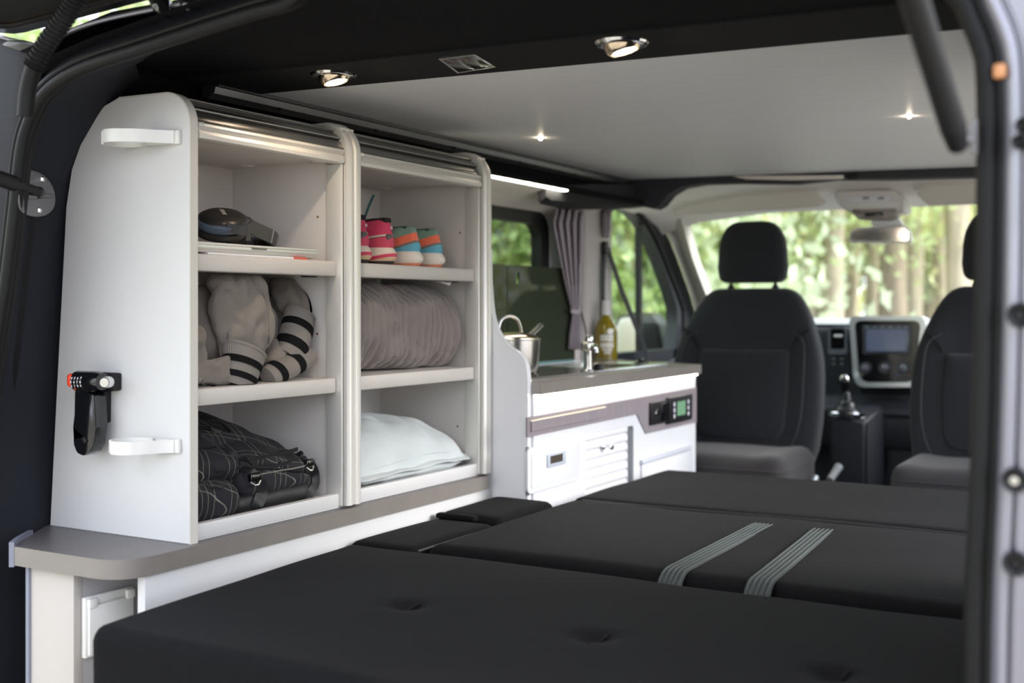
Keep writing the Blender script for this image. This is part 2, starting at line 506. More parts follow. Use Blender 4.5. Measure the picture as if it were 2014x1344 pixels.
# left ceiling rail and cant rail
cr = prism([(-1.575, 1.945), (-1.575, 1.912), (-1.545, 1.878), (-1.505, 1.868), (-1.502, 1.858), (-1.66, 1.852), (-1.72, 1.90), (-1.72, 1.945)], 'Y', 2.35, 3.46)
prism([(-1.60, 1.945), (-1.60, 1.915), (-1.66, 1.86), (-1.72, 1.87), (-1.72, 1.945)], 'Y', 1.30, 2.35, bm=cr)
struct('trim_5', cr, LINING, 'black cant rail lining along the left edge of the ceiling', 'trim')
lc = loft([[(-1.532, y, zt), (-1.530, y, zb + 0.01), (-1.545, y, zb), (-1.545 - w, y, zb), (-1.55 - w, y, zt)] for y, zb, zt, w in ((2.85, 1.822, 1.862, 0.01), (2.88, 1.815, 1.866, 0.02), (3.2, 1.826, 1.90, 0.10), (3.45, 1.845, 1.92, 0.14), (3.60, 1.862, 1.925, 0.15))])
struct('trim_6', lc, M('black_soffit', (30, 30, 34), 0.8, bump=0.1, bs=300), 'black soffit box beside the strip light', 'trim')
rl = prism([(-1.585, 1.942), (-1.585, 1.916), (-1.572, 1.912), (-1.563, 1.920), (-1.556, 1.920), (-1.552, 1.932), (-1.545, 1.9325), (-1.545, 1.938)], 'Y', 1.60, 3.45)
rail = struct('trim_7', rl, M('rail_dark_metal', (108, 108, 110), 0.32, 0.8, bump=0.1, bs=30, stretch=(1, .1, 1)), 'dull metal rail along the left edge of the ceiling board', 'trim')
for y in (1.78, 2.1, 2.42, 2.75, 3.08, 3.36):
    ob('rivet', lathe([(0, 0), (0.004, 0), (0.005, 0.003)], 10, (-1.556, y, 1.9165), 'Z'), DARKGAP, rail)
# front frame of the roof opening
fp = [(1222, 352), (1300, 347), (1920, 325), (2300, 311), (2300, 338), (1920, 347), (1760, 352), (1640, 352), (1560, 361), (1450, 359), (1380, 361), (1340, 368), (1316, 382), (1298, 404), (1285, 411), (1262, 406), (1240, 380)]
q = [PY(u, v, 3.47) for u, v in fp]
struct('trim_8', prism([(p.x, p.z) for p in q], 'Y', 3.465, 3.53), M('front_frame_charcoal', (44, 43, 50), 0.7), 'charcoal frame at the front end of the ceiling board', 'trim')
g1 = [(1440, 347), (1660, 345), (1660, 352), (1560, 355), (1470, 353)]
q = [PY(u, v, 3.463) for u, v in g1]
struct('trim_9', prism([(p.x, p.z) for p in q], 'Y', 3.456, 3.464), CREAM, 'thin pale strip set in the charcoal front frame', 'trim')
# cream headliner of the cab
HL = []
for x in (-1.69, -1.64, -1.55, -1.3, XM, -0.45, -0.2, -0.08):
    e = min(1, abs(x - XM) / 0.8)
    s = 0.075 * e ** 5
    f = 0.10 * (1 - e ** 2)
    HL.append([(x, 3.50, 1.938 - s), (x, 3.70, 1.940 - s), (x, 3.90, 1.930 - s), (x, 4.02 + f * 0.5, 1.898 - s), (x, 4.06 + f, 1.872 - s), (x, 4.10 + f, 1.885 - s), (x, 4.05, 1.95)])
struct('trim_10', loft(HL, closed=False, cap=False), HEADL, 'pale cloth headliner above the cab', 'headliner')
ck = PY(1677, 348, 3.46)
cl = ob('hanging_clip', soft(ck, (0.016, 0.006, 0.010), 0.005, 6), BLKP)
tube([ck, ck + Vector((0.004, 0, -0.018))], [0.010, 0.002], 6)
tag(cl, 'small black catch on the middle of the charcoal front frame', 'catch')

# ---- left wall beside the kitchen, with its window
XW = -1.68
hole = rrect(2.44, 1.43, 3.115, 1.802, 0.055, 6)
wk = prism([(2.35, 1.30), (3.36, 1.30), (3.36, 1.865), (2.35, 1.865)], 'X', XW - 0.03, XW, holes=[hole])
wl2 = struct('trim_11', wk, CREAM, 'cream wall panel around the kitchen window', 'wall panel')
sp_c = loft([[(-1.533, y, 1.8535), (-1.60, y, 1.838), (-1.66, y, 1.822), (-1.679, y, 1.810), (-1.69, y, 1.83), (-1.66, y, 1.8515)] for y in (2.352, 3.36)])
struct('trim_16', sp_c, CREAM, 'cream sloping panel between kitchen window and strip light', 'wall panel')
w1 = thing('window_1', 'dark framed sliding window behind the glass hob lid', 'window', (XW, 2.78, 1.43), kind='structure')
ob('window_frame', prism(rrect(2.435, 1.425, 3.125, 1.81, 0.06, 6), 'X', XW - 0.024, XW + 0.012, holes=[rrect(2.465, 1.455, 3.078, 1.775, 0.05, 6)]), BLKP, w1)
ob('pane', prism(rrect(2.463, 1.453, 3.08, 1.777, 0.05, 6), 'X', XW - 0.012, XW - 0.008), MGlass('window_tint', (196, 206, 194), ior=1.35), w1)
ob('slider_bar', box((XW - 0.008, 2.755, 1.455), (XW + 0.006, 2.785, 1.775), 0.003), BLKP, w1)
# reveal: pale moulding from frame to curtain
rv = [PX(u, v, XW + 0.006) for u, v in ((1072, 428), (1096, 434), (1122, 540), (1128, 640), (1084, 640), (1082, 520), (1080, 452))]
struct('trim_12', prism([(p.y, p.z) for p in rv], 'X', XW, XW + 0.007), M('pale_green_moulding', (190, 200, 196), 0.45), 'pale moulding between window frame and curtain', 'trim')
# B pillar
bp = box((-1.74, 3.362, 0.8), (-1.662, 3.575, 1.875), 0.02, 4)
struct('trim_13', bp, M('pillar_trim', (196, 190, 184), 0.6, bump=0.08, bs=300), 'pale trim of the pillar behind the front door', 'pillar')
# ---- left front door with its window
XD = -1.70
go = [(1197, 420), (1203, 412), (1222, 410), (1240, 419), (1258, 436), (1275, 466), (1296, 515), (1316, 572), (1326, 605), (1327, 640), (1318, 706)]
glass = [(p.y, p.z) for p in (PX(u, v, XD) for u, v in go)]
glass = glass + [(glass[0][0], glass[-1][1])]
oo = [(1180, 396), (1228, 396), (1262, 408), (1290, 434), (1312, 474), (1334, 530), (1352, 580), (1362, 618), (1362, 660), (1350, 730)]
outer = [(p.y, p.z) for p in (PX(u, v, XD) for u, v in oo)]
zb = 1.37
outer = [(3.57, outer[0][1])] + outer[1:-1] + [(outer[-1][0], zb), (3.57, zb)]
d1 = thing('door_1', 'dark left front door with its window frame', 'door', (XD, 3.9, 0.7), kind='structure')
ob('window_frame', prism(outer, 'X', XD - 0.035, XD + 0.012, holes=[glass]), M('door_frame_black', (36, 38, 46), 0.45), d1)
sealp = [PX(u, v, XD + 0.014) for u, v in ((1222, 404), (1250, 414), (1273, 440), (1296, 484), (1318, 540), (1338, 592), (1344, 622), (1342, 700))]
ob('door_seal', tube(spline(sealp, 4), 0.010, 8), RUBBER, d1)
ob('door_panel', box((XD - 0.05, 3.57, 0.62), (XD, 4.45, zb), 0.02, 3), M('door_panel_grey', (64, 66, 72), 0.6), d1)
gp = [(p.y, p.z) for p in (PX(u, v, XD - 0.012) for u, v in go)]
w2 = thing('window_2', 'clear window of the left front door with a quarter pane', 'window', (XD, 3.9, zb), kind='structure')
ob('pane', prism(gp + [(gp[0][0], gp[-1][1])], 'X', XD - 0.016, XD - 0.012), MGlass('clear_glass', (238, 246, 238), ior=1.3), w2)
dv = [PX(1261, v, XD) for v in (448, 708)]
ob('divider_bar', ribbon([(XD - 0.01, dv[0].y, dv[0].z), (XD - 0.01, dv[1].y + 0.005, dv[1].z)], (0, 1, 0), 0.022, 0.02), BLKP, w2)
# ---- A pillar trim and windscreen
A = [PX(u, v, XD + 0.008) for u, v in ((1235, 398), (1272, 408), (1300, 436), (1320, 476), (1340, 528), (1358, 578), (1368, 618), (1372, 660))]
Bq = [(1300, 378, -1.62), (1326, 398, -1.61), (1338, 424, -1.60), (1346, 452, -1.60), (1362, 508, -1.60), (1384, 566, -1.60), (1402, 612, -1.60), (1412, 650, -1.60)]
Bp = [PX(u, v, x) for u, v, x in Bq]
Mid = [(a * 0.5 + b * 0.5) + Vector((0.02, -0.015, 0)) for a, b in zip(A, Bp)]
Bk = [b + Vector((0.005, 0.06, 0.0)) for b in Bp]
struct('trim_14', loft([list(r) for r in zip(A, Mid, Bp, Bk)], closed=False, cap=False), CREAM, 'cream trim of the windscreen pillar', 'pillar')
mir = lambda p: Vector((2 * -0.905 - p.x, p.y, p.z))
struct('trim_15', loft([[mir(p) for p in r] for r in zip(A, Mid, Bp, Bk)], closed=False, cap=False), CREAM, 'cream trim of the far windscreen pillar', 'pillar')
WS = []
for i in range(13):
    t = i / 12 * 2 - 1
    x = -0.905 + 0.72 * t
    f = 0.14 * (1 - t * t)
    WS.append([(x, 4.02 + f, 1.885), (x, 4.12 + f, 1.80), (x, 4.26 + f, 1.66), (x, 4.40 + f, 1.53), (x, 4.52 + f, 1.42)])
w3 = thing('window_3', 'clear windscreen with the forest beyond it', 'windscreen', (-0.9, 4.5, 1.42), kind='structure')
ob('pane', loft(WS, closed=False, cap=False), MGlass('windscreen_glass', (244, 248, 244), ior=1.3, opac=0.05, opcol=(236, 238, 226)), w3)
# ================================================================ storage cabinets on the grey worktop
XF = -1.40
ZT = 1.138                      # rear worktop
wt = thing('worktop', 'dark grey rear worktop carrying the open storage cabinets', 'worktop', (-1.57, 1.8, ZT - 0.03))
wp = rpoly([(-1.387, 2.302), (-1.387, 1.233), (-1.634, 1.233), (-1.662, 1.262), (-1.745, 1.384), (-1.745, 2.302)], [0, 0.07, 0.004, 0.004, 0, 0], 10)
ob('top', prism(wp, 'Z', ZT - 0.03, ZT), GREYTOP, wt)
ep = [(-1.387 + 0.0006, 2.3026)] + [(x + (0.0006 if x > -1.46 else 0), y - (0.0006 if y < 1.3 else 0)) for x, y in wp[1:13]]
ob('edge_band', ribbon([(x, y, ZT - 0.015) for x, y in ep], (0, 0, 1), 0.0302, 0.0012), GREYEDGE, wt)
ob('end_cap', ribbon([(-1.637, 1.230, ZT - 0.013), (-1.664, 1.262, ZT - 0.013), (-1.70, 1.315, ZT - 0.013)], (0, 0, 1), 0.040, 0.008), M('grey_end_cap', (118, 122, 134), 0.4), wt)

lo = thing('bed_side_cabinet', 'low white cabinet under the grey rear worktop', 'cabinet', (-1.5, 1.8, FLOOR))
ob('front_panel', box((-1.412, 1.286, FLOOR), (-1.395, 2.33, ZT - 0.031), 0.0015), WHITE, lo)
ob('end_panel', box((-1.616, 1.25, FLOOR), (-1.514, 1.268, ZT - 0.031), 0.0015), M('white_laminate_shaded', (172, 166, 159), 0.45), lo)  # white leg panel tinted beige-grey to stand in for shade
ob('inner_panel', box((-1.53, 1.268, FLOOR), (-1.514, 2.30, ZT - 0.031), 0.001), M('grey_inner_laminate', (150, 148, 148), 0.5), lo)
ob('back_panel', box((-1.514, 1.60, FLOOR), (-1.412, 1.612, ZT - 0.031)), WHITE, lo)
ob('corner_strip', box((-1.624, 1.246, FLOOR), (-1.616, 1.268, ZT - 0.031), 0.001), M('grey_end_cap', (118, 122, 134), 0.4), lo)

sb = thing('socket_box', 'white plastic box with hinged lid inside the low cabinet recess', 'socket box', (-1.514, 1.31, 0.969))
ob('base', box((-1.5135, 1.264, 0.968), (-1.504, 1.362, 1.064), 0.002), WHITEP, sb)
ob('lid', box((-1.504, 1.268, 0.972), (-1.4985, 1.358, 1.050), 0.002), WHITEP, sb)
for y0, y1 in ((1.266, 1.284), (1.342, 1.360)):
    ob('hinge', box((-1.504, y0, 1.046), (-1.496, y1, 1.062), 0.003), WHITEP, sb)

# ---- shared builders for a shutter cabinet
ARC_C = (-1.455, 1.822)
def arc_path(r, a1=90, n=10, z0=1.142):
    """front line of the cabinet going up, round the top corner and back"""
    P = [(ARC_C[0] + r, z0)]
    for i in range(n + 1):
        a = math.radians(a1 * i / n)
        P.append((ARC_C[0] + r * math.cos(a), ARC_C[1] + r * math.sin(a)))
    return P
def post(parent, y0, y1, name='post_profile'):
    w = y1 - y0
    cs = [(0, -0.010), (0, 0.004), (0.10, 0.007), (0.26, 0.0085), (0.40, 0.0065), (0.47, 0.003), (0.53, 0.003), (0.58, 0.0075), (0.80, 0.009), (0.94, 0.007), (1, 0.003), (1, -0.010)]
    P = arc_path(0.055, 90, 12) + [(-1.50, 1.877), (-1.56, 1.877)]
    rings = []
    for i, (x, z) in enumerate(P):
        if i == 0: nx, nz = 1, 0
        elif i <= 13:
            a = math.radians(90 * (i - 1) / 12); nx, nz = math.cos(a), math.sin(a)
        else: nx, nz = 0, 1
        rings.append([(x + nx * o, y0 + w * t, z + nz * o) for t, o in cs])
    return ob(name, loft(rings), ALU, parent)
def panel_poly(front=XF):
    P = [(front, ZT)] + [(x, z) for x, z in arc_path(front + 1.455, 90, 10, ZT)[1:]]
    return P + [(-1.566, 1.879), (-1.60, 1.868), (-1.631, 1.843), (-1.66, 1.805), (-1.682, 1.764), (-1.696, 1.70), (-1.722, 1.36), (-1.738, ZT)]
def cabinet(root, y0, y1, caps, holes):
    XB = -1.69
    ob('back_panel', box((XB - 0.012, y0, ZT), (XB, y1, 1.82)), INNER, root)
    ob('top_panel', box((XB, y0, 1.807), (-1.425, y1, 1.819), 0.001), INNER, root)
    ob('base_panel', box((XB, y0, ZT + 0.0005), (-1.41, y1, 1.158)), WHITE, root)
    ob('sill', box((-1.424, y0, ZT + 0.003), (-1.408, y1 - 0.008, 1.166), 0.0015), WHITE, root)
    for zt in (1.612, 1.388):
        sh = ob('shelf', box((XB, y0, zt - 0.018), (-1.436, y1, zt), 0.001), INNER, root)
        t = rpoly([(-1.440, y0), (-1.412, y0), (-1.412, y1 - 0.008), (-1.440, y1 - 0.008)], [0, 0, 0.014, 0], 6)
        ob('shelf_edge', prism(t, 'Z', zt - 0.0285, zt + 0.0005, 0.004), CREAMSH, sh)
        ob('bracket', box((-1.47, y1 - 0.05, zt - 0.030), (-1.45, y1 - 0.022, zt - 0.0181), 0.002), BLKP, sh)
    # roller shutter, pushed up
    for k in range(4):
        a0, a1 = 6 + k * 25, 6 + (k + 1) * 25
        pts = []
        for a, r in ((a0, 0.0440), (a0, 0.0520), (a0 + 1.5, 0.0535), (a0 + 4, 0.0528), (a0 + 6, 0.0495), (a0 + 13, 0.0505), (a0 + 20, 0.0490), (a1 - 1.5, 0.0465), (a1 - 1.5, 0.0440)):
            q = math.radians(a); pts.append((ARC_C[0] + r * math.cos(q), ARC_C[1] + r * math.sin(q)))
        ob('slat', prism(pts, 'Y', y0 + 0.003, y1 - 0.003), ALUS, root)
    hr = [(-1.424, 1.801), (-1.4045, 1.7995), (-1.3985, 1.802), (-1.3965, 1.808), (-1.399, 1.814), (-1.4035, 1.8165), (-1.4005, 1.8185), (-1.398, 1.822), (-1.399, 1.826), (-1.403, 1.828), (-1.412, 1.827), (-1.424, 1.82)]
    h = ob('handle_rail', prism(hr, 'Y', y0 + 0.002, y1 - 0.006), ALU, root)
    ob('end_stop', tube([(-1.401, y0 + 0.004, 1.824), (-1.399, y0 + 0.012, 1.824)], 0.0042, 10), ALU, h)
    ob('track', box((-1.440, y1 - 0.010, 1.142), (-1.402, y1, 1.80), 0.002), ALU, root)
    ob('track_groove', box((-1.4025, y1 - 0.0065, 1.142), (-1.4015, y1 - 0.0035, 1.80)), M('groove_grey', (120, 118, 114), 0.5), root)
    for u, v in caps:
        c = PZ(u, v, 1.807)
        ob('cap', lathe([(0, -0.0035), (0.012, -0.003), (0.0145, 0.0)], 18, (c.x, c.y, 1.807), 'Z'), CAPW, root)
    for u, v in holes:
        c = PY(u, v, y1)
        ob('drill_hole', lathe([(0, -0.0006), (0.0026, -0.0004), (0.0026, 0.001)], 10, (c.x, c.y, c.z), 'Y'), M('drill_hole_brown', (120, 88, 60), 0.8), root)

c1 = thing('storage_cabinet', 'open white cabinet with headphones, jacket and backpack on its shelves', 'cabinet', (-1.55, 1.6, ZT), group=None)
ob('end_panel', prism(panel_poly(), 'Y', 1.384, 1.4025, 0.0012, 1), WHITE, c1)
ebp = [(XF + 0.0004, ZT)] + [(x + 0.0004, z + 0.0004) for x, z in arc_path(0.055, 90, 12, ZT)[1:]] + [(-1.565, 1.8794)]
ob('edge_band', ribbon([(x, 1.3933, z) for x, z in ebp], (0, 1, 0), 0.0175, 0.001), EDGE, c1)
cabinet(c1, 1.4027, 1.7917, ((487, 326), (625, 318)), ((625, 427), (624, 657)))
ob('divider_panel', box((-1.69, 1.7919, ZT), (-1.412, 1.8318, 1.872)), INNER, c1)
post(c1, 1.790, 1.833)
c2 = thing('storage_cabinet', 'open white cabinet with sneakers, rolled quilt and pillow on its shelves', 'cabinet', (-1.55, 2.06, ZT))
cabinet(c2, 1.8322, 2.2956, ((762, 371), (885, 368)), ((905, 458), (900, 839), (772, 829)))
ob('side_panel', box((-1.69, 2.2958, ZT), (-1.412, 2.329, 1.872)), INNER, c2)
post(c2, 2.2945, 2.3285)

# ---- white clips and combination lock on the end panel
def holder_clip(zc, label, cx):
    r = thing('holder_clip', label, 'clip', (-1.45, 1.384, zc), group=None)
    y = 1.3838
    ob('base_plate', box((-1.437, y - 0.007, zc - 0.0115), (-1.417, y, zc + 0.0115), 0.002), WHITEP, r)
    C = Vector((cx, 1.345, zc)); R = 0.0345; k = (cx + 1.532) * 0.7
    arm = bez((-1.427, y - 0.007, zc), (-1.450, y - 0.024, zc), (-1.462 + k * 0.5, y - 0.046, zc), (-1.500 + k, y - 0.066, zc), 8)
    ring1 = [C + Vector((R * math.cos(math.radians(a)), R * math.sin(math.radians(a)), 0)) for a in range(-45, -112, -8)]
    ob('arm', ribbon(arm[:-1] + ring1, (0, 0, 1), 0.021, 0.0035), WHITEP, r)
    ring2 = [C + Vector((R * math.cos(math.radians(a)), R * math.sin(math.radians(a)), 0)) for a in range(-142, -330, -10)]
    ring2 += [Vector((-1.468, y - 0.010, zc)), Vector((-1.440, y - 0.003, zc))]
    ob('finger', ribbon(ring2, (0, 0, 1), 0.021, 0.0035), WHITEP, r)
    return r
holder_clip(1.801, 'white plastic holder clip near the rounded top of the cabinet end panel', -1.507)
holder_clip(1.297, 'white plastic holder clip low on the cabinet end panel below the black lock', -1.489)

lk = thing('combination_lock', 'black folding combination lock with red knob in its wall bracket', 'lock', (-1.60, 1.384, 1.30))
def lkp(pts, y): return [(p.x, p.z) for p in (PY(u, v, y) for u, v in pts)]
ob('bracket', prism(rpoly(lkp([(196, 732), (233, 734), (233, 769), (196, 772)], 1.376), 0.004), 'Y', 1.366, 1.3838, 0.003), BLKP, lk)
ob('bracket_leg', prism(rpoly(lkp([(200, 768), (213, 768), (212, 832), (199, 832)], 1.376), 0.003), 'Y', 1.368, 1.3838, 0.003), BLKP, lk)
ob('strap', prism(lkp([(155, 775), (203, 781), (203, 788), (155, 785)], 1.372), 'Y', 1.366, 1.3838, 0.002), BLKP, lk)
hx = [PY(u, v, 1.345) for u, v in ((150, 747), (154, 747), (192, 750), (202, 751))]
hd_ = ob('head', tube(hx, [0.0135, 0.0155, 0.0165, 0.0145], 18), BLKG, lk)
ob('red_knob', soft(PY(144, 748, 1.340), (0.0065, 0.0105, 0.0115), 0.006, 10), M('red_plastic', (214, 62, 32), 0.35), lk)
ob('red_pin', soft(PY(148, 764, 1.336), (0.0022, 0.003, 0.003), 0.002, 5), M('red_plastic', (214, 62, 32), 0.35), lk)
kc = PY(205, 753, 1.326)
ob('keyhole_cap', lathe([(0, 0.0), (0.0075, 0.0), (0.0088, -0.0012), (0.0095, -0.004), (0.0095, -0.018)], 22, mat=frame(kc, (0.9, 0.44, 0), (0, 0, 1)) ), CHROME, lk)
dm = [PY(u, 751, 1.345) for u in (156, 162, 168, 174)]
for i, c in enumerate(dm):
    rg = []
    for s in range(13):
        pass
    wl = tube([c + Vector((-0.0019, 0, 0)), c + Vector((0.0019, 0, 0))], 0.0170, 16)
    w_ = ob('number_wheel', wl, BLKP, lk)
    for k, dg in enumerate((4 + i, 5 + i, 6 + i)):
        an = math.radians(200 + 22 * (k - 1))
        t = text_mesh(str(dg % 10), 0.0058, 0.0002, bold=0.0001)
        po = c + Vector((0, 0.0172 * math.cos(math.radians(22 * (k - 1))) * -1, 0.0172 * -math.sin(math.radians(22 * (k - 1)))))
        nn = Vector((0, -math.cos(math.radians(22 * (k - 1))), -math.sin(math.radians(22 * (k - 1)))))
        up = Vector((0, -math.sin(math.radians(22 * (k - 1))) * 1, math.cos(math.radians(22 * (k - 1)))))
        bmesh.ops.transform(t, matrix=frame(po, (1, 0, 0), up), verts=t.verts)
        ob('numeral', t, M('numeral_white', (230, 230, 235), 0.4), w_)
hp = [(160, 768), (184, 770), (197, 776), (199, 800), (201, 840), (197, 872), (190, 888), (177, 896), (164, 890), (158, 874), (157, 862), (164, 859), (175, 858), (156, 841), (159, 815)]
ob('handle', prism(rpoly(lkp(hp, 1.352), [0.003, 0.004, 0.006, 0.02, 0.02, 0.02, 0.012, 0.015, 0.012, 0.006, 0.002, 0.0008, 0.0004, 0.001, 0.01]), 'Y', 1.338, 1.364, 0.002, 2), BLKG, lk)
ob('hook_pad', prism(lkp([(160, 862), (167, 859), (172, 868), (167, 875)], 1.337), 'Y', 1.335, 1.339, 0.001), BLKP, lk)

# ================================================================ kitchen unit
XK = -1.295
ZK = 1.352
kt = thing('kitchen_unit', 'white kitchen unit with grey control band and roller shutter', 'kitchen unit', (-1.48, 2.85, FLOOR))
def kp(pts, x=XK): return [(p.y, p.z) for p in (PX(u, v, x) for u, v in pts)]
cv = [PY(u, v, 2.334) for u, v in ((962, 560), (965, 600), (970, 630), (981, 657), (1000, 682), (1018, 694), (1029, 706), (1035, 724), (1037.5, 748))]
cvp = [(p.x, p.z) for p in spline(cv, 4)]
sp = [(-1.675, FLOOR), (cvp[-1][0], FLOOR)] + cvp[::-1] + [(-1.405, 1.66), (-1.675, 1.66)]
ob('side_panel', prism(sp, 'Y', 2.332, 2.350), M('side_panel_white', (236, 236, 239), 0.45), kt)
ob('side_edge', ribbon([(cvp[-1][0] + 0.0005, 2.341, FLOOR)] + [(x + 0.0005, 2.341, z + 0.0003) for x, z in cvp[::-1]], (0, 1, 0), 0.018, 0.0012), WHITEK, kt)
shut = rpoly(kp([(1152, 857), (1246, 837), (1246, 1000), (1150, 1030)]), [0.012, 0.012, 0, 0], 5)
ob('front_panel', prism([(2.350, FLOOR), (3.376, FLOOR), (3.376, ZK - 0.027), (2.350, ZK - 0.027)], 'X', XK - 0.016, XK, holes=[shut]), WHITEK, kt)
ob('end_panel', box((-1.66, 3.358, FLOOR), (XK - 0.016, 3.376, ZK - 0.027)), WHITEK, kt)
band = rpoly(kp([(1037, 822), (1370, 762), (1370, 831), (1271, 853.5), (1253, 815), (1037, 860.5)], XK + 0.004), [0, 0, 0, 0.006, 0.008, 0], 4)
bd = ob('control_band', prism(band, 'X', XK + 0.0002, XK + 0.004), GREYBAND, kt)
ob('band_lid', prism(rpoly(kp([(1045, 829), (1192, 801), (1190, 821), (1045, 850)], XK + 0.006), 0.002, 2), 'X', XK + 0.004, XK + 0.0075, 0.001, 1), GREYBAND, bd)
ob('light_line', prism(kp([(1045, 828), (1192, 800.4), (1192, 802), (1045, 829.8)], XK + 0.008), 'X', XK + 0.004, XK + 0.0082), M('pale_line', (236, 220, 196), 0.4), bd)
# flap door with latch
dp = rpoly(kp([(1037, 882), (1142, 862), (1141, 944), (1037, 975)], XK + 0.006), 0.018, 6)
dr = ob('flap_door', prism(dp, 'X', XK + 0.0002, XK + 0.008, 0.003), WHITEK, kt)
dp2 = rpoly(kp([(1045, 892), (1137, 870), (1136, 935), (1045, 963)], XK + 0.008), 0.008, 4)
ob('raised_field', prism(dp2, 'X', XK + 0.008, XK + 0.0095, 0.0012), WHITEK, dr)
la = ob('latch', prism(rpoly(kp([(1076, 895), (1112, 886.5), (1112, 912), (1076, 921)], XK + 0.011), 0.002, 2), 'X', XK + 0.0095, XK + 0.013, 0.001), M('latch_grey', (176, 182, 192), 0.4), dr)
ob('latch_recess', prism(kp([(1083, 898), (1107, 892), (1107, 907), (1083, 913)], XK + 0.0135), 'X', XK + 0.0125, XK + 0.0136), M('latch_bronze', (92, 84, 78), 0.35, 0.5), la)
seam = kp([(1036.5, 884), (1036.5, 974)], XK + 0.001)
ob('dark_gap', prism(rpoly(kp([(1034.5, 880), (1039.5, 879), (1039.5, 976), (1034.5, 977)], XK + 0.001), 0.001, 2), 'X', XK, XK + 0.0015), M('gap_green_grey', (92, 100, 104), 0.6), kt)
# small roller shutter: slats follow the perspective-free level lines
ya, yb_ = kp([(1152, 857)])[0][0] - 0.003, kp([(1237, 840)])[0][0]
zt_, zb_ = 1.262, 0.92
ns = 14; hs = (zt_ - zb_) / ns
ROLL = M('shutter_white', (222, 222, 224), 0.35)
for i in range(ns):
    z0 = zt_ - (i + 1) * hs
    pr = [(XK - 0.014, z0), (XK - 0.0075, z0 + 0.0005), (XK - 0.0045, z0 + hs * 0.2), (XK - 0.0042, z0 + hs * 0.55), (XK - 0.0075, z0 + hs * 0.93), (XK - 0.014, z0 + hs)]
    ob('shutter_slat', prism(pr, 'Y', ya - 0.004, yb_), ROLL, kt)
ob('shutter_track', box((XK - 0.030, yb_ + 0.001, zb_), (XK - 0.010, yb_ + 0.012, zt_ + 0.01)), M('track_grey', (122, 126, 132), 0.4, 0.3), kt)
ob('shutter_void', box((XK - 0.05, ya - 0.02, zb_ - 0.02), (XK - 0.031, yb_ + 0.05, zt_ + 0.03)), DARKGAP, kt)
kk = PX(1190, 879, XK + 0.002)
kb = ob('shutter_knob', lathe([(0, 0.024), (0.005, 0.023), (0.0075, 0.019), (0.0075, 0.015), (0.004, 0.009), (0.004, 0), (0.0085, -0.003), (0.0085, -0.006)], 16, (kk.x, kk.y, kk.z), 'X'), CHROME, kt)
# drawer at the far end
dw = ob('drawer', prism(kp([(1262, 915), (1357, 886), (1357, 1000), (1262, 1030)], XK + 0.004), 'X', XK + 0.0002, XK + 0.006, 0.001), WHITEK, kt)
ob('drawer_lip', prism(kp([(1262, 905), (1357, 877), (1357, 885), (1262, 914)], XK + 0.006), 'X', XK + 0.0002, XK + 0.010, 0.002), M('drawer_lip_grey', (190, 194, 202), 0.35), dw)
ob('drawer_frame', prism(kp([(1357, 877), (1360, 876), (1360, 990), (1357, 991)], XK + 0.004), 'X', XK, XK + 0.004), M('drawer_lip_grey', (190, 194, 202), 0.35), dw)
# control panel and socket
cp = ob('control_panel', prism(rpoly(kp([(1315, 783), (1360, 774.5), (1359.5, 825), (1315, 834.5)], XK + 0.014), 0.003, 3), 'X', XK + 0.004, XK + 0.018, 0.002), BLKP, kt)
ob('display', prism(kp([(1332, 791), (1348, 787.5), (1348, 815), (1332, 818.5)], XK + 0.0185), 'X', XK + 0.0182, XK + 0.0192), M('lcd_green', (104, 142, 112), 0.3, emit=0.12), cp)
for u in (1326.5, 1354):
    for k in range(3):
        v = 796 + k * 11.5 - (u - 1326) * 0.2
        c = PX(u, v, XK + 0.0185)
        ob('button', soft(c, (0.0012, 0.0042, 0.0060), 0.0011, 5), M('button_white', (226, 226, 236), 0.4), cp)
so = ob('power_socket', prism(rpoly(kp([(1280, 793), (1314, 787), (1314, 830), (1280, 837)], XK + 0.010), 0.002, 2), 'X', XK + 0.004, XK + 0.013, 0.0015), BLKP, kt)
c = PX(1293, 813, XK + 0.0135)
ob('socket_ring', lathe([(0.006, 0.0005), (0.0105, 0.0018), (0.0115, 0.0), (0.0115, -0.001)], 20, (c.x, c.y, c.z), 'X'), CHROME, so)
ob('socket_core', lathe([(0, -0.0), (0.0065, 0.0004), (0.0065, -0.001)], 16, (c.x, c.y, c.z), 'X'), M('socket_core', (190, 190, 200), 0.4), so)
ob('switch', prism(kp([(1301, 795), (1313, 792), (1313, 826), (1301, 829)], XK + 0.014), 'X', XK + 0.013, XK + 0.0165, 0.001), BLKG, so)
ob('light_strip', box((XK + 0.002, 2.356, ZK - 0.0315), (XK + 0.010, 3.366, ZK - 0.0272)), M('led_strip_under', (255, 246, 226), 0.5, emit=9.0), kt)

kw = thing('kitchen_worktop', 'grey kitchen worktop with a slanting far end', 'worktop', (-1.46, 2.85, ZK - 0.027))
HOLE = rrect(-1.595, 2.93, -1.375, 3.23, 0.04, 5)
kout = [(-1.678, 2.351), (-1.278, 2.351), (-1.278, 3.378), (-1.655, 3.585), (-1.655, 3.356), (-1.678, 3.356)]
ob('top', prism(kout, 'Z', ZK - 0.027, ZK, holes=[HOLE]), M('kitchen_grey_laminate', (156, 150, 146), 0.4, var=0.05, vs=10), kw)
ob('edge_band', ribbon([(-1.2774, 2.351, ZK - 0.0135), (-1.2774, 3.3783, ZK - 0.0135), (-1.655, 3.5856, ZK - 0.0135)], (0, 0, 1), 0.0272, 0.001), GREYEDGE, kw)

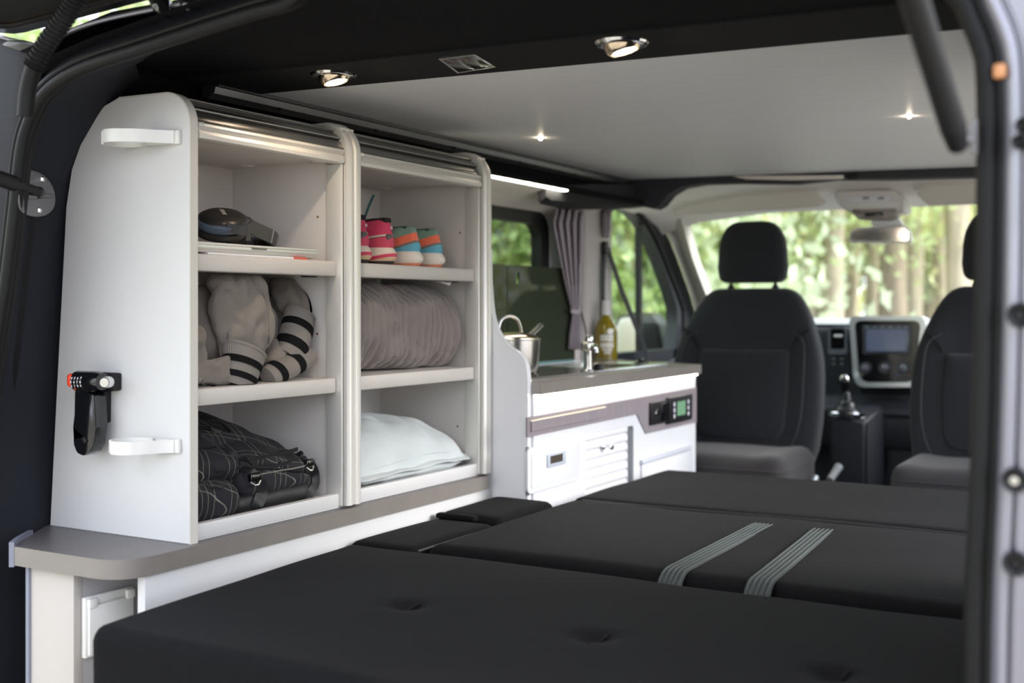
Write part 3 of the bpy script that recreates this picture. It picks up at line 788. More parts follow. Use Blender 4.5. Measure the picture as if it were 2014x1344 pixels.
hs_ = thing('hob_and_sink', 'stainless steel hob and sink plate let into the kitchen worktop', 'sink', (-1.48, 2.85, ZK))
plate = rpoly([(-1.328, 2.385), (-1.328, 3.24), (-1.40, 3.37), (-1.63, 3.39), (-1.63, 2.385)], [0.03, 0.05, 0.05, 0.03, 0.03], 5)
ob('plate', prism(plate, 'Z', ZK + 0.0002, ZK + 0.005, holes=[rrect(-1.585, 2.94, -1.385, 3.22, 0.04, 5)]), STEEL, hs_)
rim = [(x, y, ZK + 0.0055) for x, y in plate]
ob('rim', tube(rim, 0.003, 6, loop=True), STEEL, hs_)
bw = []
for s, z in ((1.0, ZK + 0.004), (0.97, ZK - 0.01), (0.90, ZK - 0.09), (0.80, ZK - 0.105)):
    bw.append([(-1.485 + (x + 1.485) * s, 3.08 + (y - 3.08) * s, z) for x, y in rrect(-1.585, 2.94, -1.385, 3.22, 0.04, 5)])
ob('bowl', loft(bw, cap=False), STEEL, hs_)
for (x, y, r) in ((-1.41, 2.45, 0.038), (-1.53, 2.62, 0.048)):
    br = ob('burner', lathe([(r * 1.5, 0.0), (r * 1.5, 0.001), (r, 0.002), (r * 0.95, 0.008), (r * 0.5, 0.0095), (0, 0.0095)], 20, (x, y, ZK + 0.005), 'Z'), BLKG, hs_)
    gr = new()
    for k in range(4):
        a = k * PI / 2 + 0.4
        tube([(x + math.cos(a) * r * 0.5, y + math.sin(a) * r * 0.5, ZK + 0.0128), (x + math.cos(a) * r * 1.55, y + math.sin(a) * r * 1.55, ZK + 0.0128), (x + math.cos(a) * r * 1.7, y + math.sin(a) * r * 1.7, ZK + 0.006)], 0.0022, 6, bm=gr)
    ob('pan_support', gr, STEEL, hs_)
for k, (x, y) in enumerate(((-1.37, 2.79), (-1.37, 2.85))):
    ob('burner_knob', lathe([(0.014, 0), (0.0135, 0.010), (0.010, 0.016), (0, 0.017)], 16, (x, y, ZK + 0.005), 'Z'), BLKP, hs_)
dc = (-1.43, 3.275)
ob('drain_plug', lathe([(0.022, 0), (0.022, 0.004), (0.012, 0.007), (0.012, 0.014), (0, 0.015)], 18, (dc[0], dc[1], ZK + 0.005), 'Z'), BLKG, hs_)

SMOKE = MGlass('smoked_glass', (70, 78, 60), opac=0.5, opcol=(84, 92, 74), ior=1.25)
for y0, y1, lb in ((2.38, 2.838, 'dark smoked glass lid standing open behind the saucepan'), (2.846, 3.262, 'dark smoked glass lid with finger hole standing in front of the window')):
    gl = thing('glass_lid', lb, 'glass lid', (-1.65, (y0 + y1) / 2, ZK + 0.005))
    hl = []
    if y1 > 3: hl = [rrect(2.895, 1.592, 2.913, 1.626, 0.008, 4)]
    r_ = [0.004, 0.004, 0.035 if y1 > 3 else 0.01, 0.02 if y1 < 3 else 0.01]
    ob('pane', prism(rpoly([(y0, ZK + 0.012), (y1, ZK + 0.012), (y1, 1.646), (y0, 1.646)], r_, 6), 'X', -1.655, -1.650, holes=hl), SMOKE, gl)
    ob('hinge_rail', box((-1.658, y0 + 0.01, ZK + 0.0052), (-1.646, y1 - 0.01, ZK + 0.0135), 0.002), M('teal_glass_edge', (120, 160, 160), 0.25), gl)

# saucepan
px, py, pz = -1.401, 2.424, ZK + 0.0150
pn = thing('saucepan', 'small stainless steel saucepan with lid on the hob', 'saucepan', (px, py, pz))
ob('pot', lathe([(0, 0), (0.058, 0), (0.065, 0.004), (0.0695, 0.020), (0.073, 0.080), (0.0755, 0.082), (0.0755, 0.084), (0.071, 0.084), (0.067, 0.02), (0, 0.016)], 36, (px, py, pz), 'Z'), STEEL, pn)
ob('lid', lathe([(0.0705, 0.0835), (0.0705, 0.086), (0.066, 0.089), (0.04, 0.097), (0.015, 0.100), (0, 0.1005)], 36, (px, py, pz), 'Z'), M('lid_steel_warm', (226, 206, 182), 0.16, 1.0), pn)
hb = [Vector((px + dx * 0.5, py + dx, pz + z)) for dx, z in ((-0.026, 0.095), (-0.027, 0.110), (-0.020, 0.128), (0.0, 0.137), (0.018, 0.130), (0.027, 0.112), (0.030, 0.097), (0.036, 0.094))]
ob('lid_handle', tube(spline(hb, 4), 0.0042, 10), STEEL, pn)
hd2 = [Vector((px - 0.005, py + 0.070, pz + 0.074)), Vector((px - 0.01, py + 0.10, pz + 0.082)), Vector((px - 0.02, py + 0.15, pz + 0.094)), Vector((px - 0.033, py + 0.215, pz + 0.112))]
ob('handle', tube(spline(hd2, 4), [0.0055 + 0.003 * min(1, i / 8) for i in range(13)], 12, flat=0.75), STEEL, pn)
# tap
fx, fy = -1.345, 2.735
fc = thing('tap', 'small chrome tap folded at the front of the sink', 'tap', (fx, fy, ZK + 0.005))
ob('base', lathe([(0.020, 0), (0.020, 0.004), (0.013, 0.008), (0.0115, 0.06), (0.0125, 0.064), (0, 0.065)], 20, (fx, fy, ZK + 0.005), 'Z'), CHROME, fc)
ob('head', soft((fx - 0.002, fy, ZK + 0.072), (0.014, 0.015, 0.012), 0.006, 8), STEEL, fc)
ob('knob', lathe([(0, 0.014), (0.007, 0.0125), (0.0105, 0.006), (0.0105, -0.004), (0, -0.006)], 16, (fx + 0.004, fy - 0.002, ZK + 0.09), 'Z'), CHROME, fc)
ob('spout', tube(spline([Vector((fx - 0.01, fy + 0.01, ZK + 0.072)), Vector((fx - 0.04, fy + 0.09, ZK + 0.070)), Vector((fx - 0.06, fy + 0.17, ZK + 0.066)), Vector((fx - 0.062, fy + 0.175, ZK + 0.050))], 4), 0.0075, 10), CHROME, fc)
# bottle
bx, by, bz = -1.618, 3.42, ZK
bo = thing('bottle', 'olive green bottle with white cap on the kitchen worktop', 'bottle', (bx, by, bz))
GREENG = M('olive_liquid', (128, 112, 14), 0.12, coat=0.6, var=0.35, vs=18)
ob('body', lathe([(0, 0.001), (0.033, 0.001), (0.0365, 0.005), (0.0365, 0.095), (0.034, 0.112), (0.026, 0.130), (0.016, 0.144), (0.013, 0.150), (0.0125, 0.158), (0, 0.158)], 28, (bx, by, bz), 'Z'), GREENG, bo)
ob('cap', lathe([(0.0135, 0.150), (0.0140, 0.166), (0.0125, 0.176), (0.0120, 0.188), (0.0125, 0.194), (0.0115, 0.197), (0, 0.197)], 20, (bx, by, bz), 'Z'), WHITEP, bo)
va = math.atan2(-by, -bx)
def on_bottle(t, zc, R=0.0368):
    for v in t.verts:
        a = va + v.co.x / R
        rr = R + v.co.z
        v.co = Vector((bx + rr * math.cos(a), by + rr * math.sin(a), bz + zc + v.co.y))
    return t
PRINT = M('white_print', (240, 240, 232), 0.5)
def bars(x0, x1, z0, z1, n, frac=0.72):
    t = new(); w = (x1 - x0) / n
    for i in range(n):
        for j in range(2):
            box((x0 + w * i, z0 + (z1 - z0) * (0.0 if j == 0 else 0.55), 0.0), (x0 + w * (i + frac), z0 + (z1 - z0) * (0.45 if j == 0 else 1.0), 0.0004), bm=t)
    return t
ob('print_line', on_bottle(bars(-0.018, 0.026, -0.008, 0.010, 5, 0.8), 0.076), PRINT, bo)
ob('print_line', on_bottle(bars(-0.018, 0.026, -0.007, 0.007, 8, 0.8), 0.054), PRINT, bo)
ob('print_line', on_bottle(bars(-0.012, 0.020, -0.003, 0.003, 6, 0.8), 0.040), PRINT, bo)
ob('print_line', on_bottle(bars(-0.006, 0.014, -0.003, 0.003, 5, 0.8), 0.030), PRINT, bo)
ob('print_emblem', on_bottle(prism(circ((0.014, 0.0), 0.0095, 14), 'Z', 0, 0.0004), 0.098), PRINT, bo)
# ================================================================ bed
ZM = 1.08
bb = ob('platform_bed', box((-1.28, 1.24, FLOOR), (-0.14, 3.0, 0.955), 0.004), M('bed_base_dark', (30, 30, 32), 0.7))
tag(bb, 'dark bed platform carrying the three charcoal mattress sections', 'bed')
def tuft(list_):
    def fn(p, w):
        if p.z > 0.5:
            for x, y, r, d in list_:
                q = ((w.x - x) ** 2 + (w.y - y) ** 2) / (r * r)
                w.z -= d * math.exp(-q)
        return w
    return fn
def mattress(name, label, x0, x1, y0, y1, z0, z1, r, puff, tufts=(), res=40, taper=0.0, lip=None):
    c = Vector(((x0 + x1) / 2, (y0 + y1) / 2, (z0 + z1) / 2)); h = Vector(((x1 - x0) / 2, (y1 - y0) / 2, (z1 - z0) / 2))
    tl = [(x - c.x, y - c.y, rr, d) for x, y, rr, d in tufts]
    tf = tuft(tl)
    def fn(p, w):
        w = tf(p, w)
        if taper and p.x < -0.3: w.x += taper * (p.y - 1) / 2 * -1 * ((-p.x - 0.3) / 0.7)
        return w
    o = ob(name, soft(c, h, r, res, puff, amp=0.003, fr=4.5, seed=x0 * 3 + y0, fn=fn, pw=6), MATF)
    return tag(o, label, 'mattress', None)
t1 = PZ(796, 1190, ZM); t2 = PZ(1168, 1252, ZM); t3 = PZ(1640, 1325, ZM)
m1 = mattress('mattress_section', 'near black mattress section with button tufts at the rear opening', -1.372, -0.185, 1.112, 1.772, 0.956, ZM, 0.022, 0.0,
              [(t1.x, t1.y, 0.020, 0.016), (t2.x, t2.y, 0.020, 0.016), (t3.x, t3.y, 0.020, 0.016)], 70, taper=0.05)
for t in (t1, t2, t3):
    ob('tuft_button', soft((t.x, t.y, ZM - 0.013), (0.010, 0.007, 0.003), 0.003, 6), MATF, m1)
    ob('tuft_fold', ribbon([(t.x + 0.004, t.y - 0.012, ZM - 0.012), (t.x + 0.009, t.y + 0.004, ZM - 0.005), (t.x + 0.012, t.y + 0.022, ZM - 0.002)], (1, 0, 0.3), 0.006, 0.002), MATF, m1)
m2 = mattress('mattress_section', 'middle charcoal mattress section crossed by two elastic straps', -1.225, -0.185, 1.80, 2.405, 0.956, ZM + 0.004, 0.026, 0.004, res=40)
m3 = mattress('mattress_section', 'charcoal mattress section nearest the front seats', -1.245, -0.185, 2.428, 3.0, 0.956, ZM + 0.002, 0.026, 0.004, res=40)
pp = new()
for dz, dy in ((0.0, 2.409), (-0.004, 2.420)):
    tube([(x, dy + 0.002 * math.sin(x * 9), ZM + 0.001 + dz + 0.002 * math.sin(x * 7)) for x in [-1.20 + 0.05 * i for i in range(21)]], 0.0045, 8, bm=pp)
ob('piping', pp, M('black_piping', (20, 20, 22), 0.6), m2)
f1 = mattress('filler_cushion', 'narrow black filler cushion against the low cabinet, its end by the kitchen panel', -1.392, -1.232, 2.09, 2.34, 0.98, ZM + 0.004, 0.018, 0.004, res=18)
f2 = mattress('filler_cushion', 'narrow black filler cushion behind the rear mattress corner', -1.392, -1.232, 1.782, 2.085, 0.98, ZM - 0.004, 0.018, 0.003, res=18)
for f in (f1, f2): f['category'] = 'cushion'
for f, y0, y1 in ((f1, 2.11, 2.32), (f2, 1.80, 2.07)):
    ob('seam', tube([(-1.236, y0 + (y1 - y0) * i / 8, ZM - 0.010) for i in range(9)], 0.0022, 6), M('seam_grey', (70, 70, 74), 0.8), f)
ob('fold', soft((-1.335, 2.088, ZM + 0.001), (0.05, 0.012, 0.006), 0.006, 10, amp=0.002, fr=30), MATF, f1)
STRAP = M('elastic_strap', (58, 64, 63), 0.6, bump=0.2, bs=300)
for (a, b, w, lb) in (((1323, 1128), (1510, 1030), 0.042, 'grey ribbed elastic strap over the mattress, the one closer to the kitchen'),
                      ((1493, 1150), (1625, 1040), 0.042, 'grey ribbed elastic strap over the mattress, the one farther from the kitchen')):
    A_ = PZ(a[0], a[1], ZM + 0.006); B_ = PZ(b[0], b[1], ZM + 0.006)
    d = (B_ - A_).normalized(); n = Vector((d.y, -d.x, 0))
    st = thing('elastic_strap', lb, 'strap', (A_.x, A_.y, ZM))
    path = [A_ + Vector((0, -0.012, -0.05)) - d * 0.014, A_ + Vector((0, -0.006, -0.020)) - d * 0.010, A_ + Vector((0, 0, -0.004)), A_ + d * 0.02 + Vector((0, 0, 0.002))]
    for i in range(1, 9):
        path.append(A_ + (B_ - A_) * (i / 9) + Vector((0, 0, 0.0025)))
    path += [B_ - d * 0.01 + Vector((0, 0, -0.002)), B_ + Vector((0, 0.004, -0.018)), B_ + Vector((0, 0.006, -0.05))]
    path = spline(path, 3)
    ob('webbing', ribbon(path, n, w, 0.0016), STRAP, st)
    for k in range(5):
        o = (k - 2) * w * 0.20
        ob('rib', tube([p + n * o + Vector((0, -0.0005, 0.0012)) for p in path], 0.0026, 6), STRAP, st)
# ================================================================ lamps
def downlight(u, v, label, power):
    x0 = PZ(u, v, 1.936); z = cz(x0.x) - 0.004; c = PZ(u, v, z)
    r = thing('downlight', label, 'ceiling light', (c.x, c.y, z), group=None)
    ob('bezel', lathe([(0.031, -0.006), (0.038, -0.0045), (0.041, -0.0005), (0.041, 0.001), (0.030, 0.001), (0.029, -0.003)], 30, c, 'Z'), CHROME, r)
    # swivelling eyeball tilted forward and inward
    t = lathe([(0.0285, 0.004), (0.0290, -0.004), (0.0265, -0.013), (0.0215, -0.018), (0.0205, -0.017), (0.019, -0.008), (0.010, -0.004), (0, -0.003)], 28)
    mt = Matrix.Translation(c + Vector((0, 0, 0.002))) @ Matrix.Rotation(math.radians(15), 4, Vector((0.3, -0.8, 0)))
    bmesh.ops.transform(t, matrix=mt, verts=t.verts)
    ob('reflector', t, M('warm_reflector', (214, 196, 170), 0.18, 1.0), r)
    b = lathe([(0, -0.0158), (0.010, -0.0155), (0.0165, -0.0135), (0.0165, -0.009)], 20)
    bmesh.ops.transform(b, matrix=mt, verts=b.verts)
    ob('bulb', b, M('warm_bulb', (255, 232, 204), 0.5, emit=power), r)
downlight(656, 146, 'round chrome downlight above the open storage cabinets', 130)
downlight(1223, 83, 'round chrome downlight beside the square switch, away from the cabinets', 140)
sw = thing('light_switch', 'square black double switch in a chrome frame between the downlights', 'switch', PZ(918, 121, 1.925))
q4 = [PZ(u, v, 1.9235) for u, v in ((862, 114), (934, 105), (976, 130), (900, 142))]
def inset(k):
    c = sum(q4, Vector()) / 4
    return [(c.x + (p.x - c.x) * k, c.y + (p.y - c.y) * k) for p in q4]
ob('frame', prism(inset(1.0), 'Z', 1.9215, 1.9262, 0.001, holes=[inset(0.88)]), CHROME, sw)
ii = inset(0.87); m01 = ((ii[0][0] + ii[1][0]) / 2, (ii[0][1] + ii[1][1]) / 2); m23 = ((ii[2][0] + ii[3][0]) / 2, (ii[2][1] + ii[3][1]) / 2)
ob('rocker', prism([ii[0], m01, m23, ii[3]], 'Z', 1.9208, 1.9262, 0.0008), BLKG, sw)
ob('rocker', prism([m01, ii[1], ii[2], m23], 'Z', 1.9208, 1.9262, 0.0008), BLKG, sw)
for u, v, lb in ((1063, 271, 'tiny bright ceiling spot near the strip light side of the board'), (1788, 228, 'tiny bright ceiling spot near the right gas strut')):
    c = PZ(u, v, 1.93); z = cz(c.x); c = PZ(u, v, z)
    r = thing('spot_light', lb, 'ceiling light', (c.x, c.y, z))
    ob('rim', lathe([(0.0048, -0.0012), (0.0065, -0.0010), (0.0072, 0.0)], 16, c, 'Z'), CHROME, r)
    ob('lens', lathe([(0, -0.0065), (0.003, -0.0055), (0.0046, -0.003), (0.0048, 0)], 12, c, 'Z'), M('spot_lens', (255, 236, 205), 0.4, emit=60.0), r)
ls = thing('strip_light', 'glowing white strip light under the black cant rail', 'strip light', (-1.52, 2.7, 1.862))
ob('housing', box((-1.533, 2.34, 1.8625), (-1.507, 2.955, 1.869), 0.002), WHITEP, ls)
ob('diffuser', box((-1.530, 2.342, 1.8545), (-1.510, 2.945, 1.8632), 0.003), M('led_diffuser', (255, 246, 226), 0.5, emit=9.0), ls)

# ================================================================ gas struts, hose, tailgate
def LPt(u, v, d=0.0): return PY(u, v, 1.225 + (u - 30) / 90 * 0.155 - d)
st = thing('gas_strut', 'black gas strut on a round grey bracket at the left pillar', 'gas strut', LPt(72, 380))
pl = [(42, 338), (62, 335), (86, 345), (103, 366), (109, 392), (104, 412), (88, 424), (66, 426), (44, 418), (36, 402), (38, 370)]
pl = [(p[0], p[1]) for p in spline([Vector((a, b, 0)) for a, b in pl + [pl[0]]], 4)][:-1]
bk = ob('bracket', loft([[LPt(u, v, 0.016) for u, v in pl], [LPt(u, v, 0.020) for u, v in pl], [LPt(72 + (u - 72) * 0.96, 381 + (v - 381) * 0.96, 0.0215) for u, v in pl]]), M('bracket_grey', (124, 122, 124), 0.42, 0.4), st)
ob('raised_rib', tube([LPt(52, 388, 0.022), LPt(80, 384, 0.024), LPt(100, 385, 0.022)], [0.008, 0.010, 0.006], 10, flat=0.5), M('bracket_grey', (124, 122, 124), 0.42, 0.4), bk)
for u, v in ((82, 353), (76, 414)):
    c = LPt(u, v, 0.0215); n = Vector((0.75, -0.65, 0))
    ob('screw', lathe([(0, 0.0035), (0.003, 0.0035), (0.0045, 0.002), (0.0055, 0)], 12, mat=frame(c, (0.65, 0.75, 0), (0, 0, 1)) @ Matrix.Rotation(0, 4, 'X')), STEEL, bk)
e0 = LPt(74, 378, 0.035); e1 = PY(-60, 330, 1.12)
ob('rod', tube([e0, e0 + (e1 - e0) * 0.28], 0.0085, 12), BLKP, st)
ob('cylinder', tube([e0 + (e1 - e0) * 0.27, e1], 0.0125, 14), BLKP, st)
ob('ball_joint', soft(LPt(76, 379, 0.034), (0.010, 0.010, 0.010), 0.0099, 8), BLKG, st)

s2 = thing('gas_strut', 'thick black gas strut slanting down to the right door pillar', 'gas strut', PY(1885, 290, 1.16))
p0 = PY(1786, -40, 1.02); p1 = PY(1878, 262, 1.16); p2 = PY(1884, 288, 1.175)
ob('cylinder', tube([p0, p0 + (p1 - p0) * 0.96], 0.0122, 18), BLKP, s2)
ob('end_fitting', tube([p1 + (p0 - p1) * 0.05, p2], [0.0125, 0.0095], 14), BLKP, s2)
c = PY(1905, 275, 1.19)
ob('ball_joint', tube([PY(1888, 278, 1.178), c], 0.005, 10), STEEL, s2)
bq = [PY(u, v, 1.20) for u, v in ((1902, 262), (1912, 240), (1922, 232), (1922, 304), (1912, 300), (1902, 288))]
ob('bracket', prism([(p.x, p.z) for p in bq], 'Y', 1.195, 1.203, 0.001), M('bracket_grey', (124, 122, 124), 0.42, 0.4), s2)

hz = thing('ribbed_hose', 'black ribbed rubber cable hose at the tailgate hinge', 'hose', PY(70, 130, 1.08))
hpth = spline([PY(u, v, 1.08) for u, v in ((66, 132), (84, 98), (108, 62), (132, 28), (150, -5), (160, -40))], 14)
rr = [0.0120 + 0.0028 * (0.5 + 0.5 * math.sin(i * 2 * PI / 3.0)) for i in range(len(hpth))]
ob('ribbed_sleeve', tube(hpth, rr, 16), RUBBER, hz)
ob('cable', tube(spline([PY(u, v, 1.08) for u, v in ((68, 130), (60, 155), (54, 185), (50, 230))], 4), 0.0115, 12), RUBBER, hz)

tg = thing('tailgate', 'open tailgate hinged up over the rear opening', 'tailgate', (-0.9, 1.30, 2.0))
TF = frame(Vector((-0.885, 1.258, 2.003)), (1, 0, 0.055), Vector((0, -0.955, 0.296)))
def tgp(pts, z0, z1, bev=0.0): return prism(pts, 'Z', z0, z1, bev, mat=TF)
ob('outer_skin', tgp(rrect(-0.83, 0.0, 0.83, 1.25, 0.07), -0.055, -0.010, 0.006), BODY_SHADED, tg)
ob('inner_frame', tgp(rrect(-0.79, 0.03, 0.79, 1.2, 0.06), -0.010, 0.004, 0.004), M('tailgate_inner_metal', (66, 60, 56), 0.35, 0.5, bump=0.05, bs=20), tg)
ob('inner_trim', tgp(rrect(-0.755, 0.065, 0.755, 1.15, 0.06), 0.004, 0.016, 0.006), BLKP, tg)
ob('edge_moulding', tube([TF @ Vector((x, y, 0.006)) for x, y in rrect(-0.775, 0.045, 0.775, 1.18, 0.06)], 0.004, 6, loop=True), RUBBER, tg)
for u in (325, 384):
    a = [PY(u - 22, -25, 1.25), PY(u - 10, 2, 1.25), PY(u, 20, 1.245), PY(u + 2, 42, 1.235)]
    ob('hinge_arm', tube(spline(a, 4), [0.016] * 7 + [0.014, 0.012, 0.010, 0.009, 0.008, 0.007], 12), BLKG, tg)
# painted corner of the roof gutter, catching the light
gc = thing('roof_gutter', 'glossy roof gutter corner, colour darkened for shade, beside the ribbed hose', 'body trim', PY(60, 90, 1.24))
ob('gutter_edge', tube(spline([PY(u, v, 1.25) for u, v in ((-40, 62), (0, 72), (38, 82), (78, 92), (140, 60), (210, 38), (310, 17), (400, 0), (500, -15))], 4), 0.0035, 8), BODY, gc)
cs = [PY(u, v, 1.225) for u, v in ((10, 90), (28, 80), (52, 80), (80, 88), (70, 94), (48, 104), (30, 98))]
ob('gutter_cap', prism([(p.x, p.z) for p in cs], 'Y', 1.215, 1.245, 0.004), BODY_SHADED, gc)

# ================================================================ curtain, seat belt
cu = thing('curtain', 'mauve grey curtain gathered beside the kitchen window', 'curtain', PX(1135, 700, -1.63))
CURT = M('mauve_curtain', (168, 156, 164), 0.85, bump=0.15, bs=200, sheen=0.2)
rows = []
prof = [(412, 1094, 1152), (440, 1088, 1150), (480, 1096, 1148), (520, 1104, 1146), (560, 1112, 1144), (600, 1122, 1141), (612, 1126, 1140), (625, 1125, 1142), (660, 1120, 1143), (688, 1118, 1144)]
for v, ua, ub in prof:
    row = []
    n = 40
    for i in range(n + 1):
        t = i / n
        u = ua + (ub - ua) * t
        x = -1.640 + 0.013 * math.sin(t * 2 * PI * 4.5 + v * 0.004) * (0.5 + 0.5 * (ub - ua) / 60)
        row.append(PX(u, v, x))
    rows.append(row)
cl_ = ob('cloth', loft(rows, closed=False, cap=False), CURT, cu)
sm = cl_.modifiers.new('thick', 'SOLIDIFY'); sm.thickness = 0.0015
tb = [PX(u, v, -1.622) for u, v in ((1123, 611), (1132, 614), (1142, 611))]
ob('tie_band', ribbon(tb, (0, 0, 1), 0.014, 0.002), CURT, cu)
tl = [PX(u, v, -1.63) for u, v in ((1142, 612), (1150, 640), (1155, 668))]
ob('tie_strap', ribbon(tl, (0, 1, 0.3), 0.008, 0.002), M('dark_tie', (60, 50, 48), 0.7), cu)
c3 = thing('curtain', 'small mauve curtain end bunched beside the seat belt anchor', 'curtain', PX(1192, 470, -1.65))
rows = []
for v, ua, ub in ((412, 1188, 1201), (430, 1186, 1200), (450, 1187, 1199), (468, 1189, 1197)):
    rows.append([PX(ua + (ub - ua) * i / 12, v, -1.648 + 0.005 * math.sin(i * 1.9)) for i in range(13)])
o = ob('cloth', loft(rows, closed=False, cap=False), CURT, c3)
sm = o.modifiers.new('thick', 'SOLIDIFY'); sm.thickness = 0.0015
sbt = thing('seat_belt', 'black seat belt hanging from its loop on the pillar', 'seat belt', PX(1190, 490, -1.65))
BELT = M('belt_webbing', (38, 38, 42), 0.7, bump=0.1, bs=300)
ob('loop', soft(PX(1190, 488, -1.650), (0.008, 0.016, 0.022), 0.007, 8), BLKP, sbt)
ob('belt', ribbon([PX(u, v, -1.652) for u, v in ((1188, 492), (1186, 560), (1186, 640), (1186, 720))], (0, 1, 0), 0.026, 0.002), BELT, sbt)
ob('belt', ribbon([PX(u, v, -1.645) for u, v in ((1195, 490), (1222, 570), (1250, 640), (1276, 706))], (0, 1, 0.1), 0.028, 0.002), BELT, sbt)
# wing mirror outside
wm = thing('wing_mirror', 'dark wing mirror outside the left front door', 'mirror', (-1.9, 4.4, 1.30))
XQ = 4.36
hp_ = [(p.x, p.z) for p in (PY(u, v, XQ) for u, v in ((1206, 700), (1206, 640), (1214, 622), (1240, 614), (1280, 616), (1296, 640), (1302, 690), (1296, 705), (1250, 712)))]
ob('housing', prism(rpoly(hp_, 0.02, 4), 'Y', XQ, XQ + 0.12, 0.02, 3), BLKP, wm)
gp_ = [(p.x, p.z) for p in (PY(u, v, XQ - 0.002) for u, v in ((1211, 696), (1211, 645), (1222, 626), (1258, 622), (1258, 698)))]
ob('mirror_glass', prism(rpoly(gp_, 0.01, 4), 'Y', XQ - 0.004, XQ + 0.002), CHROME, wm)
ob('arm', tube([(-1.82, XQ + 0.05, 1.36), (-1.74, XQ + 0.03, 1.34)], 0.03, 12), BLKP, wm)
# ================================================================ cab: seats
SEATF = M('seat_black_cloth', (40, 42, 45), 0.9, bump=0.35, bs=380, sheen=0.15, spec=0.2)
SEATC = M('seat_cushion_cloth', (52, 50, 51), 0.9, bump=0.35, bs=380, sheen=0.15, spec=0.2)
SEATE = M('seat_side_vinyl', (58, 60, 66), 0.6, sheen=0.3)
STITCH = M('grey_stitching', (62, 62, 64), 0.8)
def seat(label, loc):
    r = thing('front_seat', label, 'seat', loc)
    # local frame: x across, y toward the windscreen (backrest), z up from the van floor; faces -y
    prof = [(0.44, 0.205, 0.10, 0.42), (0.47, 0.232, 0.12, 0.42), (0.56, 0.252, 0.13, 0.43), (0.68, 0.258, 0.13, 0.445), (0.80, 0.252, 0.12, 0.465), (0.88, 0.232, 0.11, 0.48),
            (0.95, 0.205, 0.10, 0.492), (1.00, 0.178, 0.09, 0.50), (1.030, 0.150, 0.075, 0.505), (1.042, 0.115, 0.045, 0.507)]
    rings = []
    for z, w, t, y in prof:
        ring = []
        for q in range(40):
            a = 2 * PI * q / 40
            cx, sy = math.cos(a), math.sin(a)
            x = math.copysign(abs(cx) ** 0.55, cx) * w
            yy = math.copysign(abs(sy) ** 0.7, sy) * t * 0.5
            # bolsters stand forward of the middle
            if sy < 0: yy -= 0.028 * max(0, (abs(x) / w - 0.55) / 0.45) * (1 if z < 0.9 else max(0, 1 - (z - 0.9) / 0.08))
            ring.append((x, y + yy, z))
        rings.append(ring)
    b = loft(rings); bmesh.ops.subdivide_edges(b, edges=b.edges[:], cuts=1, use_grid_fill=True, smooth=0.6)
    bk = ob('backrest', b, SEATF, r, world=False)
    def fy(z):
        for (z0, _, t0, y0), (z1, _, t1, y1) in zip(prof, prof[1:]):
            if z0 <= z <= z1:
                k = (z - z0) / (z1 - z0); return (y0 + (y1 - y0) * k) - (t0 + (t1 - t0) * k) * 0.5
        return prof[-1][3]
    # lower back pad
    pad = rpoly([(-0.150, 0.545), (0.150, 0.545), (0.158, 0.70), (0.153, 0.835), (-0.153, 0.835), (-0.158, 0.70)], [0.06, 0.06, 0.02, 0.012, 0.012, 0.02], 6)
    pr = []
    for s, d in ((1.0, 0.004), (0.995, -0.006), (0.965, -0.011), (0.85, -0.014), (0.5, -0.016)):
        pr.append([(x * s, fy(0.69 + (z - 0.69) * s) + d, 0.69 + (z - 0.69) * s) for x, z in pad])
    ob('back_pad', loft(pr), SEATF, r, world=False)
    for s in (-1, 1):
        pts = [(s * x, fy(z) - d, z) for x, z, d in ((0.165, 0.895, 0.004), (0.205, 0.86, 0.022), (0.214, 0.74, 0.030), (0.21, 0.62, 0.030), (0.18, 0.53, 0.020), (0.12, 0.492, 0.008), (0.0, 0.482, 0.003))]
        ob('stitch_line', tube(spline(pts, 4), 0.0016, 5), STITCH, r, world=False)
        pts = [(s * x, fy(z) - d, z) for x, z, d in ((0.160, 0.838, 0.004), (0.178, 0.87, 0.010), (0.215, 0.905, 0.012))]
        ob('seam', tube(spline(pts, 4), 0.0035, 6), M('seam_black', (14, 14, 15), 0.9), r, world=False)
    # headrest
    hr = []
    for z, w, t in ((1.060, 0.085, 0.05), (1.066, 0.105, 0.085), (1.085, 0.116, 0.10), (1.14, 0.118, 0.10), (1.195, 0.113, 0.095), (1.235, 0.099, 0.085), (1.260, 0.077, 0.065), (1.270, 0.045, 0.035)):
        hr.append([(math.copysign(abs(math.cos(a)) ** 0.5, math.cos(a)) * w, 0.505 + math.copysign(abs(math.sin(a)) ** 0.65, math.sin(a)) * t * 0.5, z) for a in [2 * PI * q / 32 for q in range(32)]])
    b = loft(hr); bmesh.ops.subdivide_edges(b, edges=b.edges[:], cuts=1, use_grid_fill=True, smooth=0.7)
    h = ob('headrest', b, SEATF, r, world=False)
    for s in (-1, 1):
        ob('headrest_post', tube([(s * 0.078, 0.507, 1.0), (s * 0.078, 0.506, 1.08)], 0.006, 10), CHROME if False else BLKP, h, world=False)
        ob('headrest_collar', tube([(s * 0.078, 0.507, 1.036), (s * 0.078, 0.507, 1.052)], [0.015, 0.010], 12), BLKP, h, world=False)
    # cushion
    def cf(p, w):
        if p.z > 0: w.z += 0.018 * max(0, abs(p.x) - 0.6) / 0.4
        return w
    cu_ = ob('seat_cushion', soft((0, 0.228, 0.445), (0.245, 0.197, 0.075), 0.05, 18, 0.012, fn=cf), SEATC, r, world=False)
    rr_ = [(x, y + 0.228, 0.488) for x, y in rrect(-0.2475, -0.199, 0.2475, 0.16, 0.06, 6)]
    ob('stitch_line', tube(rr_, 0.0018, 5, loop=True), STITCH, r, world=False)
    ob('seat_base', box((-0.20, 0.06, 0.0), (0.20, 0.36, 0.372), 0.02, 3), BLKP, r, world=False)
